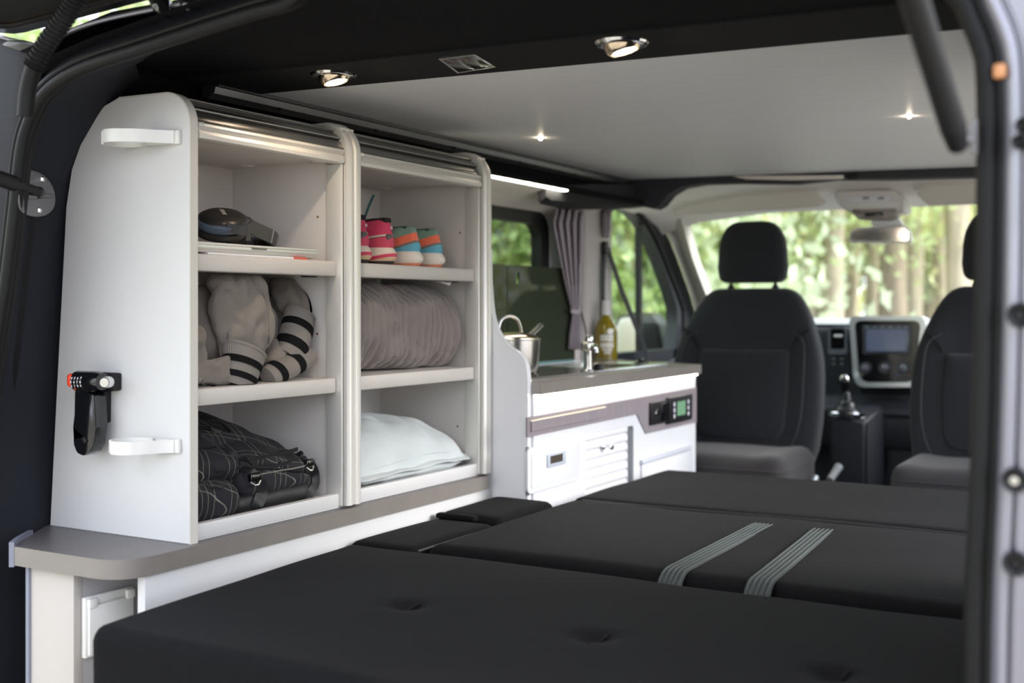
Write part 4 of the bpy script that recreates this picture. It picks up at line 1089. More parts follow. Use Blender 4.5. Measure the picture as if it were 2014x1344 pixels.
    ob('side_shield', box((0.240, 0.02, 0.31), (0.262, 0.40, 0.41), 0.010, 3), M('shield_grey', (110, 112, 116), 0.45), r, world=False)
    rl_ = [(0.270, 0.30, 0.44), (0.275, 0.20, 0.40), (0.272, 0.10, 0.36)]
    ob('recliner_lever', tube(rl_, [0.012, 0.014, 0.010], 10), M('lever_silver', (176, 180, 180), 0.3, 0.6), r, world=False)
    return r
s1_ = seat('black cloth front seat turned to face the bed, between kitchen and gear lever', (-1.276, 3.36, FLOOR))
s2_ = seat('black cloth front seat half hidden behind the right door pillar', (-0.482, 3.36, FLOOR))

# ================================================================ dashboard
DASH = M('dash_charcoal', (50, 52, 58), 0.55, bump=0.1, bs=300)
DASHT = M('dash_top_grey', (168, 170, 172), 0.5, bump=0.1, bs=300)
YD = 4.30
db = thing('dashboard', 'charcoal dashboard with silver framed radio and round vents', 'dashboard', (-0.93, YD + 0.1, 0.9))
pf = [(YD + 0.02, 1.02), (YD + 0.0, 1.10), (YD + 0.005, 1.16), (YD + 0.05, 1.20), (YD + 0.035, 1.28), (YD + 0.02, 1.44), (YD + 0.04, 1.470), (YD + 0.12, 1.482), (YD + 0.36, 1.45), (YD + 0.36, 1.02)]
ob('body', prism(pf, 'X', -1.64, -0.20, 0.008, 2), DASH, db)
ob('top_pad', loft([[(x, YD + 0.03, 1.466), (x, YD + 0.06, 1.478), (x, YD + 0.13, 1.487), (x, YD + 0.36, 1.456), (x, YD + 0.36, 1.45), (x, YD + 0.06, 1.46)] for x in (-1.64, -0.2)]), DASHT, db)
ob('lower_panel', box((-1.62, YD + 0.09, FLOOR), (-0.22, YD + 0.36, 1.05), 0.02, 3), DASH, db)
ob('shelf_lip', tube([(-1.5, YD + 0.006, 1.148), (-0.3, YD + 0.006, 1.148)], 0.017, 12), DASH, db)
def dpy(pts, y): return [(p.x, p.z) for p in (PY(u, v, y) for u, v in pts)]
YB = YD - 0.015
rad = rpoly(dpy([(1669, 622), (1822, 622), (1809, 762), (1680, 762)], YB), [0.028, 0.028, 0.048, 0.048], 8)
cc = PY(1746, 690, YB)
def sc_(pts, kx, kz): return [(cc.x + (x - cc.x) * kx, cc.z + (z - cc.z) * kz) for x, z in pts]
rd = ob('radio_bezel', prism(rad, 'Y', YB, YB + 0.05, holes=[sc_(rad, 0.86, 0.87)]), M('bezel_silver', (226, 230, 230), 0.25, 0.5), db)
ob('radio_face', prism(sc_(rad, 0.88, 0.89), 'Y', YB + 0.008, YB + 0.05), BLKG, db)
sf = ob('screen_frame', prism(rpoly(dpy([(1697, 640), (1790, 640), (1790, 697), (1697, 697)], YB + 0.006), 0.005, 3), 'Y', YB + 0.001, YB + 0.010, 0.002), M('screen_frame_grey', (88, 92, 100), 0.3, 0.3), db)
ob('screen', prism(dpy([(1704, 648), (1783, 648), (1783, 691), (1704, 691)], YB), 'Y', YB - 0.001, YB + 0.002), M('screen_blue_grey', (74, 82, 100), 0.15, emit=0.25), sf)
for u in (1705, 1720, 1735, 1752, 1768, 1781):
    ob('radio_button', soft(PY(u, 643.5, YB), (0.006, 0.002, 0.0022), 0.0018, 5), M('button_grey', (150, 156, 162), 0.4), sf)
for k, u in enumerate((1702, 1740, 1776)):
    c = PY(u, 724, YB + 0.004)
    ob('dial_ring', lathe([(0.018, -0.004), (0.0215, -0.004), (0.022, 0.004)], 24, (c.x, c.y, c.z), 'Y'), M('dial_ring_grey', (70, 72, 78), 0.4), db)
    kn = ob('climate_dial', lathe([(0, -0.024), (0.010, -0.0235), (0.0125, -0.020), (0.0145, 0.0)], 20, (c.x, c.y, c.z), 'Y'), M('dial_grey', (96, 100, 106), 0.35), db)
    ob('pointer', box((c.x - 0.0012, c.y - 0.0255, c.z), (c.x + 0.0012, c.y - 0.023, c.z + 0.010)), WHITEP, kn)
for u, v, rgb in ((1766, 737, (40, 80, 190)), (1787, 737, (200, 40, 40)), (1695, 738, (120, 150, 40))):
    c = PY(u, v, YB + 0.006)
    ob('indicator_dot', soft(c, (0.003, 0.002, 0.002), 0.0018, 5), M('dot%d' % u, rgb, 0.5), db)
for ua, ub in ((1630, 1667), (1824, 1858)):
    vt = ob('vent', prism(rpoly(dpy([(ua, 643), (ub, 643), (ub, 697), (ua, 697)], YD), 0.012, 4), 'Y', YD - 0.012, YD + 0.04, holes=[rpoly(dpy([(ua + 4, 647), (ub - 4, 647), (ub - 4, 687), (ua + 4, 687)], YD), 0.008, 4)]), M('vent_grey', (104, 110, 116), 0.4), db)
    ob('vent_back', prism(dpy([(ua + 3, 646), (ub - 3, 646), (ub - 3, 688), (ua + 3, 688)], YD), 'Y', YD + 0.012, YD + 0.02), DARKGAP, vt)
    for k in range(5):
        a = PY(ua + 4, 651 + k * 8, YD); b_ = PY(ub - 4, 651 + k * 8, YD)
        ob('vent_slat', box((a.x, YD - 0.006, a.z - 0.004), (b_.x, YD + 0.010, a.z - 0.001), 0.001), BLKP, vt)
    c = PY((ua + ub) / 2, 661, YD - 0.012)
    ob('vent_tab', soft(c, (0.016, 0.004, 0.005), 0.004, 6), M('tab_white', (236, 240, 240), 0.3), vt)
for u in (1640, 1656):
    for v in (706, 716):
        c = PY(u, v, YD + 0.01)
        ob('switch_mark', box((c.x - 0.005, c.y - 0.006, c.z - 0.004), (c.x + 0.005, c.y, c.z + 0.004), 0.001), M('switch_grey', (120, 126, 132), 0.5), db)
ob('storage_slot', prism(rpoly(dpy([(1688, 764), (1795, 764), (1790, 778), (1694, 778)], YD), 0.004, 3), 'Y', YD + 0.018, YD + 0.03), DARKGAP, db)
ob('glove_pocket', prism(rpoly(dpy([(1756, 806), (1830, 806), (1830, 884), (1760, 884)], YD + 0.06), 0.008, 3), 'Y', YD + 0.062, YD + 0.095, 0.004), M('pocket_black', (34, 36, 40), 0.6), db)
c = PY(1788, 814, YD + 0.055)
ob('pocket_latch', box((c.x - 0.012, c.y, c.z - 0.010), (c.x + 0.012, c.y + 0.01, c.z + 0.010), 0.003), BLKG, db)
# gear console
YG = 4.14
gcn = thing('gear_console', 'tall dark gear lever console between the front seats', 'console', PY(1680, 930, YG + 0.1))
tp = [PY(1628, 812, YG), PY(1704, 828, YG), PY(1742, 796, YG + 0.17), PY(1660, 792, YG + 0.17)]
bt = [Vector((p.x + (0.015 if i in (0, 3) else -0.005), p.y + 0.02, FLOOR + 0.05)) for i, p in enumerate(tp)]
md = [Vector((t.x * 0.8 + b.x * 0.2, t.y, t.z - 0.05)) for t, b in zip(tp, bt)]
b = loft([bt, md, tp]); bmesh.ops.bevel(b, geom=b.edges[:], offset=0.012, segments=3, affect='EDGES')
ob('body', b, DASH, gcn)
gl_ = PY(1665, 815, YG + 0.045)
ob('chrome_ring', lathe([(0.058, 0.0), (0.066, 0.004), (0.070, 0.0), (0.068, -0.012), (0.058, -0.012)], 30, mat=Matrix.Translation(gl_) @ Matrix.Rotation(math.radians(-8), 4, 'X') @ Matrix.Diagonal((1, 0.75, 1, 1))), CHROME, gcn)
gv_ = thing('gear_lever', 'chrome topped gear lever in a black boot', 'gear lever', (gl_.x, gl_.y, gl_.z))
ob('boot', lathe([(0.058, -0.006), (0.050, 0.014), (0.040, 0.024), (0.034, 0.030), (0.030, 0.042), (0.018, 0.050), (0.014, 0.070), (0.012, 0.078)], 20, (gl_.x, gl_.y, gl_.z), 'Z'), M('boot_leather', (24, 25, 28), 0.35, bump=0.3, bs=40), gv_)
kb_ = PY(1661, 750, gl_.y)
ob('shaft', tube([(gl_.x, gl_.y, gl_.z + 0.06), (kb_.x, kb_.y, kb_.z)], 0.008, 10), CHROME, gv_)
ob('knob', lathe([(0, 0.022), (0.010, 0.020), (0.0185, 0.010), (0.021, 0.0), (0.018, -0.016), (0.012, -0.034), (0.010, -0.05), (0, -0.05)], 22, kb_, 'Z'), BLKG, gv_)
ob('knob_cap', lathe([(0, 0.0235), (0.010, 0.0215), (0.017, 0.0135), (0.0185, 0.008)], 22, kb_, 'Z'), CHROME, gv_)
hbp = PY(1645, 928, 3.72)
hbk = thing('handbrake', 'grey handbrake lever beside the turned front seat', 'handbrake', (hbp.x, hbp.y, FLOOR))
ob('grip', tube([PY(1632, 945, 3.68), PY(1650, 918, 3.74)], [0.012, 0.014], 14), M('grip_grey', (150, 154, 156), 0.35), hbk)
ob('lever', tube([PY(1632, 945, 3.68), Vector((hbp.x - 0.02, 3.60, FLOOR + 0.02))], 0.010, 10), BLKP, hbk)
# ---- sun visors, roof console, mirror
def visor(pts, label):
    q = [PY(u, v, 3.96) for u, v in pts]
    r = thing('sun_visor', label, 'sun visor', q[0])
    poly = rpoly([(p.x, p.z) for p in q], 0.014, 5)
    ob('pad', prism(poly, 'Y', 3.945, 3.968, 0.006, 3), M('visor_grey', (222, 218, 210), 0.8), r)
    ob('pivot_arm', tube([(q[1].x - 0.03, 3.958, q[1].z - 0.008), (q[1].x + 0.03, 3.955, q[1].z + 0.004), (q[1].x + 0.05, 3.955, 1.925)], 0.006, 8), M('visor_arm', (210, 208, 202), 0.5), r)
visor([(1320, 396), (1602, 374), (1628, 398), (1610, 408), (1330, 424)], 'pale sun visor folded flat above the turned seat')
visor([(1800, 380), (1816, 366), (2100, 352), (2100, 392), (1830, 406)], 'pale sun visor beside the roof console, cut by the right pillar')
rc = thing('roof_console', 'pale roof console with map lights above the mirror', 'roof console', PY(1710, 400, 3.98))
op = rpoly([(p.x, p.z) for p in (PY(u, v, 3.97) for u, v in ((1643, 384), (1652, 376), (1755, 374), (1782, 392), (1782, 418), (1765, 420), (1680, 422), (1660, 412), (1648, 400)))], 0.008, 4)
ob('housing', prism(op, 'Y', 3.945, 4.06, 0.01, 3), M('console_grey', (224, 222, 220), 0.6), rc)
ml = rpoly([(p.x, p.z) for p in (PY(u, v, 3.944) for u, v in ((1656, 386), (1753, 384), (1750, 395), (1672, 398)))], 0.008, 4)
lp_ = ob('map_light', prism(ml, 'Y', 3.940, 3.947, 0.002), M('map_lens', (226, 228, 236), 0.3), rc)
for u in (1703, 1733):
    c = PY(u, 390, 3.94)
    ob('switch', box((c.x - 0.010, c.y - 0.004, c.z - 0.004), (c.x + 0.010, c.y + 0.002, c.z + 0.004), 0.001), M('console_switch', (140, 138, 130), 0.5), lp_)
lw_ = rpoly([(p.x, p.z) for p in (PY(u, v, 3.938) for u, v in ((1673, 413), (1766, 411), (1762, 424), (1745, 431), (1688, 431), (1680, 424)))], 0.008, 4)
lo_ = ob('lower_housing', prism(lw_, 'Y', 3.93, 4.02, 0.008, 3), M('console_brown_grey', (158, 150, 144), 0.6), rc)
c = PY(1719, 422, 3.929)
ob('grille', box((c.x - 0.029, c.y - 0.002, c.z - 0.007), (c.x + 0.029, c.y + 0.003, c.z + 0.007), 0.001), BLKG, lo_)
mi = thing('rear_view_mirror', 'rear view mirror in a white frame hanging below the roof console', 'mirror', PY(1730, 440, 4.04))
mp = rpoly([(p.x, p.z) for p in (PY(u, v, 4.02) for u, v in ((1669, 478), (1671, 456), (1684, 448), (1780, 443), (1790, 455), (1794, 478)))], 0.012, 4)
ob('shell', prism(mp, 'Y', 4.02, 4.05, 0.008, 3), M('mirror_white', (236, 236, 236), 0.35), mi)
mg = rpoly([(p.x, p.z) for p in (PY(u, v, 4.017) for u, v in ((1671, 474), (1674, 458), (1686, 452), (1778, 447), (1786, 456), (1789, 475)))], 0.012, 4)
t = prism(mg, 'Y', 4.0165, 4.021)
ob('mirror_glass', t, CHROME, mi)
ob('stem', prism([(p.x, p.z) for p in (PY(u, v, 4.04) for u, v in ((1714, 446), (1714, 430), (1765, 424), (1778, 444)))], 'Y', 4.03, 4.06, 0.006, 3), M('mirror_white', (236, 236, 236), 0.35), mi)
# ================================================================ things on the shelves
S1, S2, S0 = 1.6127, 1.3887, 1.1582      # upper shelf, lower shelf, cabinet floor
# ---- laptop on a magazine
mg_ = thing('magazine', 'thin magazine with red corner lying under the laptop', 'magazine', (-1.53, 1.57, S1))
ob('pages', box((-1.64, 1.445, S1), (-1.4185, 1.70, S1 + 0.0034), 0.0006, 1), M('paper_white', (228, 226, 228), 0.6), mg_)
ob('red_corner', box((-1.46, 1.662, S1 + 0.0002), (-1.418, 1.7005, S1 + 0.0036), 0.0003, 1), M('cover_red', (214, 92, 72), 0.5), mg_)
lt = thing('laptop', 'closed silver laptop under the headphones', 'laptop', (-1.53, 1.57, S1 + 0.0036))
SILV = M('laptop_silver', (214, 212, 206), 0.35, 0.35)
zl = S1 + 0.0036
lr = rrect(-1.650, 1.4075, -1.418, 1.738, 0.012, 5)
lcx, lcy = -1.534, 1.5728
def lring(s, z): return [(lcx + (x - lcx) * s, lcy + (y - lcy) * s, z) for x, y in lr]
ob('base', loft([lring(0.955, zl), lring(0.975, zl + 0.0022), lring(0.996, zl + 0.0058), lring(1.0, zl + 0.0066), lring(1.0, zl + 0.0122)]), SILV, lt)
ob('underside', loft([lring(0.93, zl - 0.0002), lring(0.957, zl + 0.0004)]), M('laptop_underside', (60, 60, 60), 0.5), lt)
ob('lid', loft([lring(0.998, zl + 0.0128), lring(1.0, zl + 0.0134), lring(1.0, zl + 0.0158), lring(0.996, zl + 0.0166)]), SILV, lt)
ob('lid_gap', loft([lring(0.994, zl + 0.0121), lring(0.994, zl + 0.0129)]), BLKP, lt)
ob('finger_notch', prism(rpoly([(1.548, zl + 0.0123), (1.590, zl + 0.0123), (1.587, zl + 0.0088), (1.551, zl + 0.0088)], 0.001, 2), 'X', -1.4188, -1.4174), M('notch_grey', (120, 120, 112), 0.5, 0.3), lt)
ZL = zl + 0.0167
# ---- headphones
hp0 = thing('headphones', 'black over-ear headphones lying on the laptop', 'headphones', (-1.55, 1.62, ZL))
def cup(c, nrm, parent, text):
    n = Vector(nrm).normalized(); xax = (Vector((0, 1, 0)) - n * n.y).normalized()
    m = frame(c, xax, n.cross(xax))
    ell = Matrix.Diagonal((1.14, 0.95, 1, 1))
    cp_ = ob('ear_cup', lathe([(0, 0.0145), (0.020, 0.0140), (0.034, 0.0115), (0.0405, 0.007), (0.042, 0.004)], 36, mat=m @ ell), M('headphone_black', (22, 22, 23), 0.38), parent)
    ob('cup_trim', lathe([(0.0420, 0.005), (0.0445, 0.002), (0.0448, -0.006), (0.0425, -0.010)], 36, mat=m @ ell), M('slate_trim', (66, 80, 98), 0.45), cp_)
    ob('ear_pad', lathe([(0.041, -0.008), (0.0455, -0.012), (0.0455, -0.020), (0.040, -0.026), (0.026, -0.026), (0.022, -0.018)], 36, mat=m @ ell), M('pad_leather', (16, 16, 18), 0.4, bump=0.4, bs=120), cp_)
    if text:
        t = text_mesh('BOSE', 0.0105, 0.0003, shear=0.35, bold=0.0002)
        mm = m @ Matrix.Translation((0.004, 0.004, 0.0146)) @ Matrix.Rotation(math.radians(62), 4, 'Z')
        bmesh.ops.transform(t, matrix=mm, verts=t.verts)
        ob('lettering', t, M('lettering_grey', (168, 164, 156), 0.4), cp_)
    return m
n1 = (0.36, -0.22, 0.84)
c1_ = Vector((-1.497, 1.560, ZL + 0.0465))
m_ = cup(c1_, n1, hp0, True)
cup(Vector((-1.612, 1.560, ZL + 0.040)), (-0.25, -0.15, 0.9), hp0, False)
GREYB = M('headband_grey', (62, 61, 60), 0.5)
ub = []
for i in range(25):
    a = PI * i / 24
    ub.append(Vector((-1.558 + 0.052 * math.cos(a), 1.685 + 0.062 * math.sin(a), ZL + 0.040 - 0.26 * (0.062 * math.sin(a)) - (0.010))))
path = [Vector((-1.497, 1.618, ZL + 0.046)), Vector((-1.503, 1.648, ZL + 0.038))] + ub + [Vector((-1.613, 1.648, ZL + 0.036)), Vector((-1.612, 1.62, ZL + 0.040))]
ob('headband', ribbon(spline(path, 3), (0.12, 0.15, 1), 0.026, 0.006), GREYB, hp0)
pk = spline(path[8:-8], 3)
ob('headband_pad', ribbon([p + (Vector((-1.558, 1.66, p.z)) - p).normalized() * 0.006 + Vector((0, 0, -0.003)) for p in pk], (0.1, 0.1, 1), 0.022, 0.009), M('pad_leather', (16, 16, 18), 0.4), hp0)
ys = [p for p in path if 1.70 < p.y < 1.722 and p.x > -1.54]
if ys:
    q = ys[0]; ob('silver_mark', ribbon([q + Vector((0.0038, -0.0015, 0.0)), q + Vector((0.0034, 0.0015, -0.0004))], (0.12, 0.15, 1), 0.025, 0.0008), M('silver_mark', (170, 170, 168), 0.3, 0.6), hp0)
ob('yoke', ribbon(spline([c1_ + Vector((0.030, -0.022, -0.014)), c1_ + Vector((0.040, 0.005, -0.018)), c1_ + Vector((0.034, 0.034, -0.010)), c1_ + Vector((0.008, 0.058, 0.002))], 4), (0.2, 0, 1), 0.017, 0.006), M('yoke_grey', (52, 53, 56), 0.45), hp0)
ob('joint', tube([c1_ + Vector((0.012, 0.050, -0.034)), c1_ + Vector((0.010, 0.050, -0.006))], 0.007, 10), M('joint_brown', (66, 62, 58), 0.5), hp0)

# ---- grey jacket
JK = M('jacket_grey_cotton', (124, 116, 108), 0.9, var=0.12, vs=10, bump=0.3, bs=260, sheen=0.2, spec=0.2)
JR = M('jacket_rib_knit', (128, 122, 116), 0.95, bump=0.3, bs=300, spec=0.1)
JS = M('jacket_black_stripe', (22, 22, 23), 0.95, bump=0.3, bs=300, spec=0.1)
jk = thing('jacket', 'grey jacket with black striped knit cuffs stuffed on the lower shelf', 'jacket', (-1.55, 1.58, S2))
KP = 2.05 / FPX
def jsection(c, tg, hw, th, n=40, ribs=0, ra=0.0, seed=0.0, wr=0.0, roll=0.0):
    tg = tg.normalized()
    a = Vector((0.15, 1, 0)); a = (a - tg * a.dot(tg)).normalized(); b = a.cross(tg).normalized()
    if roll: a, b = a * math.cos(roll) + b * math.sin(roll), b * math.cos(roll) - a * math.sin(roll)
    ring = []
    for q in range(n):
        an = 2 * PI * q / n
        k = 1 + (ra * math.cos(an * ribs) if ribs else 0)
        p = a * math.cos(an) * hw * k + b * math.sin(an) * th * k
        w = c + p
        if wr: 
            q3 = Vector((w.x * 16, w.y * 30, w.z * 11)) + Vector((seed, seed * 2, 0))
            m = 0.9 * noise.noise(w * 20 + Vector((seed, 0, 0))) - 1.1 * max(0, 0.35 - abs(noise.noise(q3))) / 0.35 + 0.35 * noise.noise(w * 60)
            w = w + p.normalized() * m * wr
        ring.append(w)
    return ring
def sleeve(name, pts, mat, parent, wr=0.004, ribs=0, ra=0.0, seed=1.0, sub=5, n=44, cap=True, roll=0.0):
    C = spline([PX(u, v, x) for u, v, x, hw, th in pts], sub)
    H = spline([Vector((hw * KP, th, 0)) for _, _, _, hw, th in pts], sub)
    rings = []
    for i, c in enumerate(C):
        tg = C[min(i + 1, len(C) - 1)] - C[max(i - 1, 0)]
        rings.append(jsection(c, tg, H[i].x, H[i].y, n, ribs, ra, seed, wr, roll))
    return ob(name, loft(rings, cap=cap), mat, parent)
ob('body', soft((-1.585, 1.575, S2 + 0.083), (0.098, 0.160, 0.080), 0.06, 40, 0.012, amp=0.014, fr=16, seed=3), JK, jk)
ob('hem_fold', soft((-1.512, 1.700, S2 + 0.034), (0.060, 0.052, 0.033), 0.03, 24, 0.004, amp=0.010, fr=24, seed=8), JK, jk)
ob('side_fold', soft((-1.468, 1.437, S2 + 0.055), (0.036, 0.030, 0.052), 0.026, 24, 0.0, amp=0.012, fr=26, seed=12), JK, jk)
ob('lower_fold', soft((-1.455, 1.470, S2 + 0.024), (0.026, 0.056, 0.022), 0.018, 24, 0.0, amp=0.010, fr=30, seed=15), JK, jk)
sv = sleeve('sleeve', [(470, 548, -1.540, 34, 0.020), (470, 556, -1.500, 58, 0.034), (474, 585, -1.468, 74, 0.036), (480, 630, -1.456, 75, 0.034), (482, 668, -1.452, 66, 0.031), (481, 692, -1.450, 54, 0.028), (480, 702, -1.452, 44, 0.022)], JK, jk, wr=0.0095, seed=4, sub=9, n=90)
def rib_ring(parent, pts, frac0, frac1, mat, name, grow=1.03):
    """a band of the cuff between two fractions of its length"""
    C = spline([PX(u, v, x) for u, v, x, hw, th in pts], 8); H = spline([Vector((hw * KP, th, 0)) for _, _, _, hw, th in pts], 8)
    i0, i1 = int(frac0 * (len(C) - 1)), int(frac1 * (len(C) - 1)); rings = []
    for i in range(i0, i1 + 1):
        tg = C[min(i + 1, len(C) - 1)] - C[max(i - 1, 0)]
        rings.append(jsection(C[i], tg, H[i].x * grow, H[i].y * grow, 88, 44, 0.012, 0, 0.0))
    return ob(name, loft(rings, cap=False), mat, parent)
CU1 = [(481, 688, -1.444, 49, 0.026), (478, 706, -1.440, 45, 0.025), (474, 730, -1.436, 40, 0.023), (470, 752, -1.433, 36, 0.020), (468, 760, -1.433, 34, 0.017)]
CU2 = [(590, 620, -1.488, 37, 0.024), (586, 640, -1.482, 37, 0.024), (579, 668, -1.474, 37, 0.023), (571, 694, -1.468, 38, 0.021), (566, 706, -1.466, 38, 0.018)]
CU3 = [(606, 700, -1.466, 23, 0.017), (585, 711, -1.458, 26, 0.018), (560, 724, -1.450, 28, 0.018), (536, 736, -1.444, 26, 0.016), (526, 742, -1.442, 23, 0.014)]
for CU, sub_ in ((CU1, ((0.02, 0.10), (0.34, 0.46), (0.62, 0.74))), (CU2, ((0.02, 0.09), (0.28, 0.40), (0.58, 0.72))), (CU3, ((0.30, 0.42), (0.64, 0.78)))):
    cf_ = sleeve('cuff', CU, JR, jk, wr=0.0008, ribs=44, ra=0.012, sub=8, n=88)
    for k, (a, b) in enumerate(sub_):
        rib_ring(cf_, CU, a, b, JR if (k == 0 and CU is not CU3) else JS, 'stripe' if not (k == 0 and CU is not CU3) else 'knit_edge')
sleeve('sleeve', [(545, 552, -1.60, 30, 0.022), (556, 560, -1.565, 42, 0.032), (574, 580, -1.528, 46, 0.034), (586, 606, -1.505, 43, 0.031), (590, 626, -1.494, 36, 0.024)], JK, jk, wr=0.008, seed=9, sub=8, n=80)
TJ = bvh_of([c for c in jk.children])
ob('sleeve_seam', tube(spline([snap(TJ, u, v, 0.0006) for u, v in ((508, 556), (518, 580), (526, 612), (530, 645), (529, 675), (524, 692))], 4), 0.0016, 6), JK, jk)
ob('zip', tube(spline([snap(TJ, u, v, 0.001, -1.43) for u, v in ((393, 746), (402, 754), (412, 760), (422, 764))], 4), 0.003, 6), STEEL, jk)

# ---- backpack
def plaid(name):
    m = bpy.data.materials.new(name); m.use_nodes = True; nt = m.node_tree; b = nt.nodes['Principled BSDF']
    N_ = nt.nodes.new; L_ = nt.links.new
    tc = N_('ShaderNodeTexCoord'); mp = N_('ShaderNodeMapping'); mp.inputs['Rotation'].default_value = (0.15, 0.5, 0.22)
    L_(tc.outputs['Object'], mp.inputs[0])
    nz = N_('ShaderNodeTexNoise'); nz.inputs['Scale'].default_value = 9
    L_(mp.outputs[0], nz.inputs['Vector'])
    sx = N_('ShaderNodeSeparateXYZ')
    va_ = N_('ShaderNodeVectorMath'); va_.operation = 'MULTIPLY_ADD'; va_.inputs[1].default_value = (0.02, 0.02, 0.02)
    L_(nz.outputs['Color'], va_.inputs[0]); L_(mp.outputs[0], va_.inputs[2]); L_(va_.outputs[0], sx.inputs[0])
    def mth(op, a, bb=None):
        q = N_('ShaderNodeMath'); q.operation = op
        for i, x in enumerate((a, bb)):
            if x is None: continue
            if isinstance(x, (int, float)): q.inputs[i].default_value = x
            else: L_(x, q.inputs[i])
        return q.outputs[0]
    def lines(s, T, t, w, on):
        big = mth('LESS_THAN', mth('FRACT', mth('DIVIDE', s, T)), on)
        fine = mth('LESS_THAN', mth('FRACT', mth('DIVIDE', s, t)), w)
        return mth('MULTIPLY', big, fine)
    v = mth('SUBTRACT', sx.outputs['Z'], mth('MULTIPLY', sx.outputs['X'], 0.9))
    k = mth('MAXIMUM', lines(sx.outputs['Y'], 0.064, 0.0135, 0.075, 0.60), lines(v, 0.070, 0.0145, 0.07, 0.55))
    mx = N_('ShaderNodeMix'); mx.data_type = 'RGBA'
    mx.inputs['A'].default_value = lin((34, 34, 38)); mx.inputs['B'].default_value = lin((150, 146, 134))
    L_(mth('MULTIPLY', k, 0.55), mx.inputs['Factor']); L_(mx.outputs['Result'], b.inputs['Base Color'])
    b.inputs['Roughness'].default_value = 0.8; b.inputs['Specular IOR Level'].default_value = 0.25
    return m
PLAID = plaid('black_plaid_cloth')
BPK = M('backpack_black_nylon', (22, 22, 25), 0.55, bump=0.25, bs=200)
bp_ = thing('backpack', 'black plaid backpack lying on the cabinet floor', 'backpack', (-1.55, 1.58, S0))
def slant(p, w):
    w = w.copy()
    if p.z > 0: w.z += -0.20 * w.x - 0.06 * w.y - 0.32 * max(0, w.y - 0.04)
    return w
mc_ = ob('main_compartment', soft((-1.565, 1.588, S0 + 0.0735), (0.112, 0.184, 0.0715), 0.055, 34, 0.020, amp=0.009, fr=14, seed=2, fn=slant), PLAID, bp_)
def sl2(p, w):
    w = w.copy()
    if p.z > 0: w.z += -0.10 * w.y
    return w
ob('front_pocket', soft((-1.465, 1.475, S0 + 0.036), (0.045, 0.066, 0.034), 0.03, 18, 0.004, amp=0.005, fr=22, seed=5, fn=sl2), PLAID, bp_)
ob('upper_pocket', soft((-1.485, 1.480, S0 + 0.090), (0.052, 0.072, 0.026), 0.024, 18, 0.008, amp=0.005, fr=22, seed=7, fn=sl2), PLAID, bp_)
ob('side_pocket', soft((-1.478, 1.640, S0 + 0.052), (0.044, 0.098, 0.028), 0.027, 20, 0.004, amp=0.005, fr=20, seed=11, fn=sl2), PLAID, bp_)
ob('lower_roll', soft((-1.475, 1.630, S0 + 0.018), (0.042, 0.100, 0.0175), 0.017, 20, 0.0, amp=0.003, fr=20, seed=21), BPK, bp_)
lf_ = ob('lid_flap', soft((-1.512, 1.600, S0 + 0.112), (0.082, 0.130, 0.011), 0.010, 22, 0.006, amp=0.005, fr=16, seed=17, fn=lambda p, w: Vector((w.x, w.y, w.z - 0.20 * max(0, w.y + 0.02) - 0.10 * w.x - (0.35 * max(0, w.x - 0.04))))), PLAID, bp_)
TB = bvh_of([c for c in bp_.children])
for pts, w in (([(470, 905), (488, 928), (505, 946), (512, 968), (502, 992), (490, 1010)], 0.024), ([(584, 892), (594, 900), (606, 912), (618, 930), (620, 950), (610, 970), (592, 984)], 0.019)):
    pp_ = spline([snap(TB, u, v, 0.003) for u, v in pts], 5)
    s_ = ob('strap', ribbon(pp_, (0.2, 1, -0.25), w, 0.003), BPK, bp_)
    k = len(pp_) // 3
    cen = pp_[k] + Vector((0.003, -0.003, 0.0))
    ob('buckle', soft(cen, (0.006, w * 0.60, 0.008), 0.005, 8), BLKG, s_)
    rb = cen + Vector((0.004, -0.004, -0.010))
    ob('strap_ring', tube([rb + Vector((0.0, -w * 0.55, 0.003)), rb + Vector((0.003, -w * 0.2, -0.003)), rb + Vector((0.003, w * 0.2, -0.003)), rb + Vector((0.0, w * 0.55, 0.003))], 0.002, 6), STEEL, s_)
for pts, w in (([(395, 858), (430, 880), (462, 898), (500, 902), (545, 896), (585, 884)], 0.007), ([(470, 912), (520, 918), (560, 912), (600, 900)], 0.006), ([(395, 950), (430, 962), (462, 950), (480, 935)], 0.004)):
    ob('webbing', ribbon(spline([snap(TB, u, v, 0.0015) for u, v in pts], 4), (0.2, 0.1, 1), w, 0.003), BPK, bp_)
ob('zip', tube(spline([snap(TB, u, v, 0.001) for u, v in ((505, 935), (540, 928), (575, 922), (605, 915))], 4), 0.0016, 6), STEEL, bp_)
g0 = snap(TB, 452, 850, 0.0)
gl0 = [g0, g0 + Vector((0.004, -0.012, 0.010)), g0 + Vector((0.006, -0.030, 0.020)), g0 + Vector((0.004, -0.044, 0.021)), g0 + Vector((0.0, -0.048, 0.014)), g0 + Vector((-0.002, -0.038, 0.007)), g0 + Vector((-0.002, -0.018, 0.001))]
ob('grab_loop', tube(spline(gl0, 5), 0.0035, 8, flat=0.5), BPK, bp_)

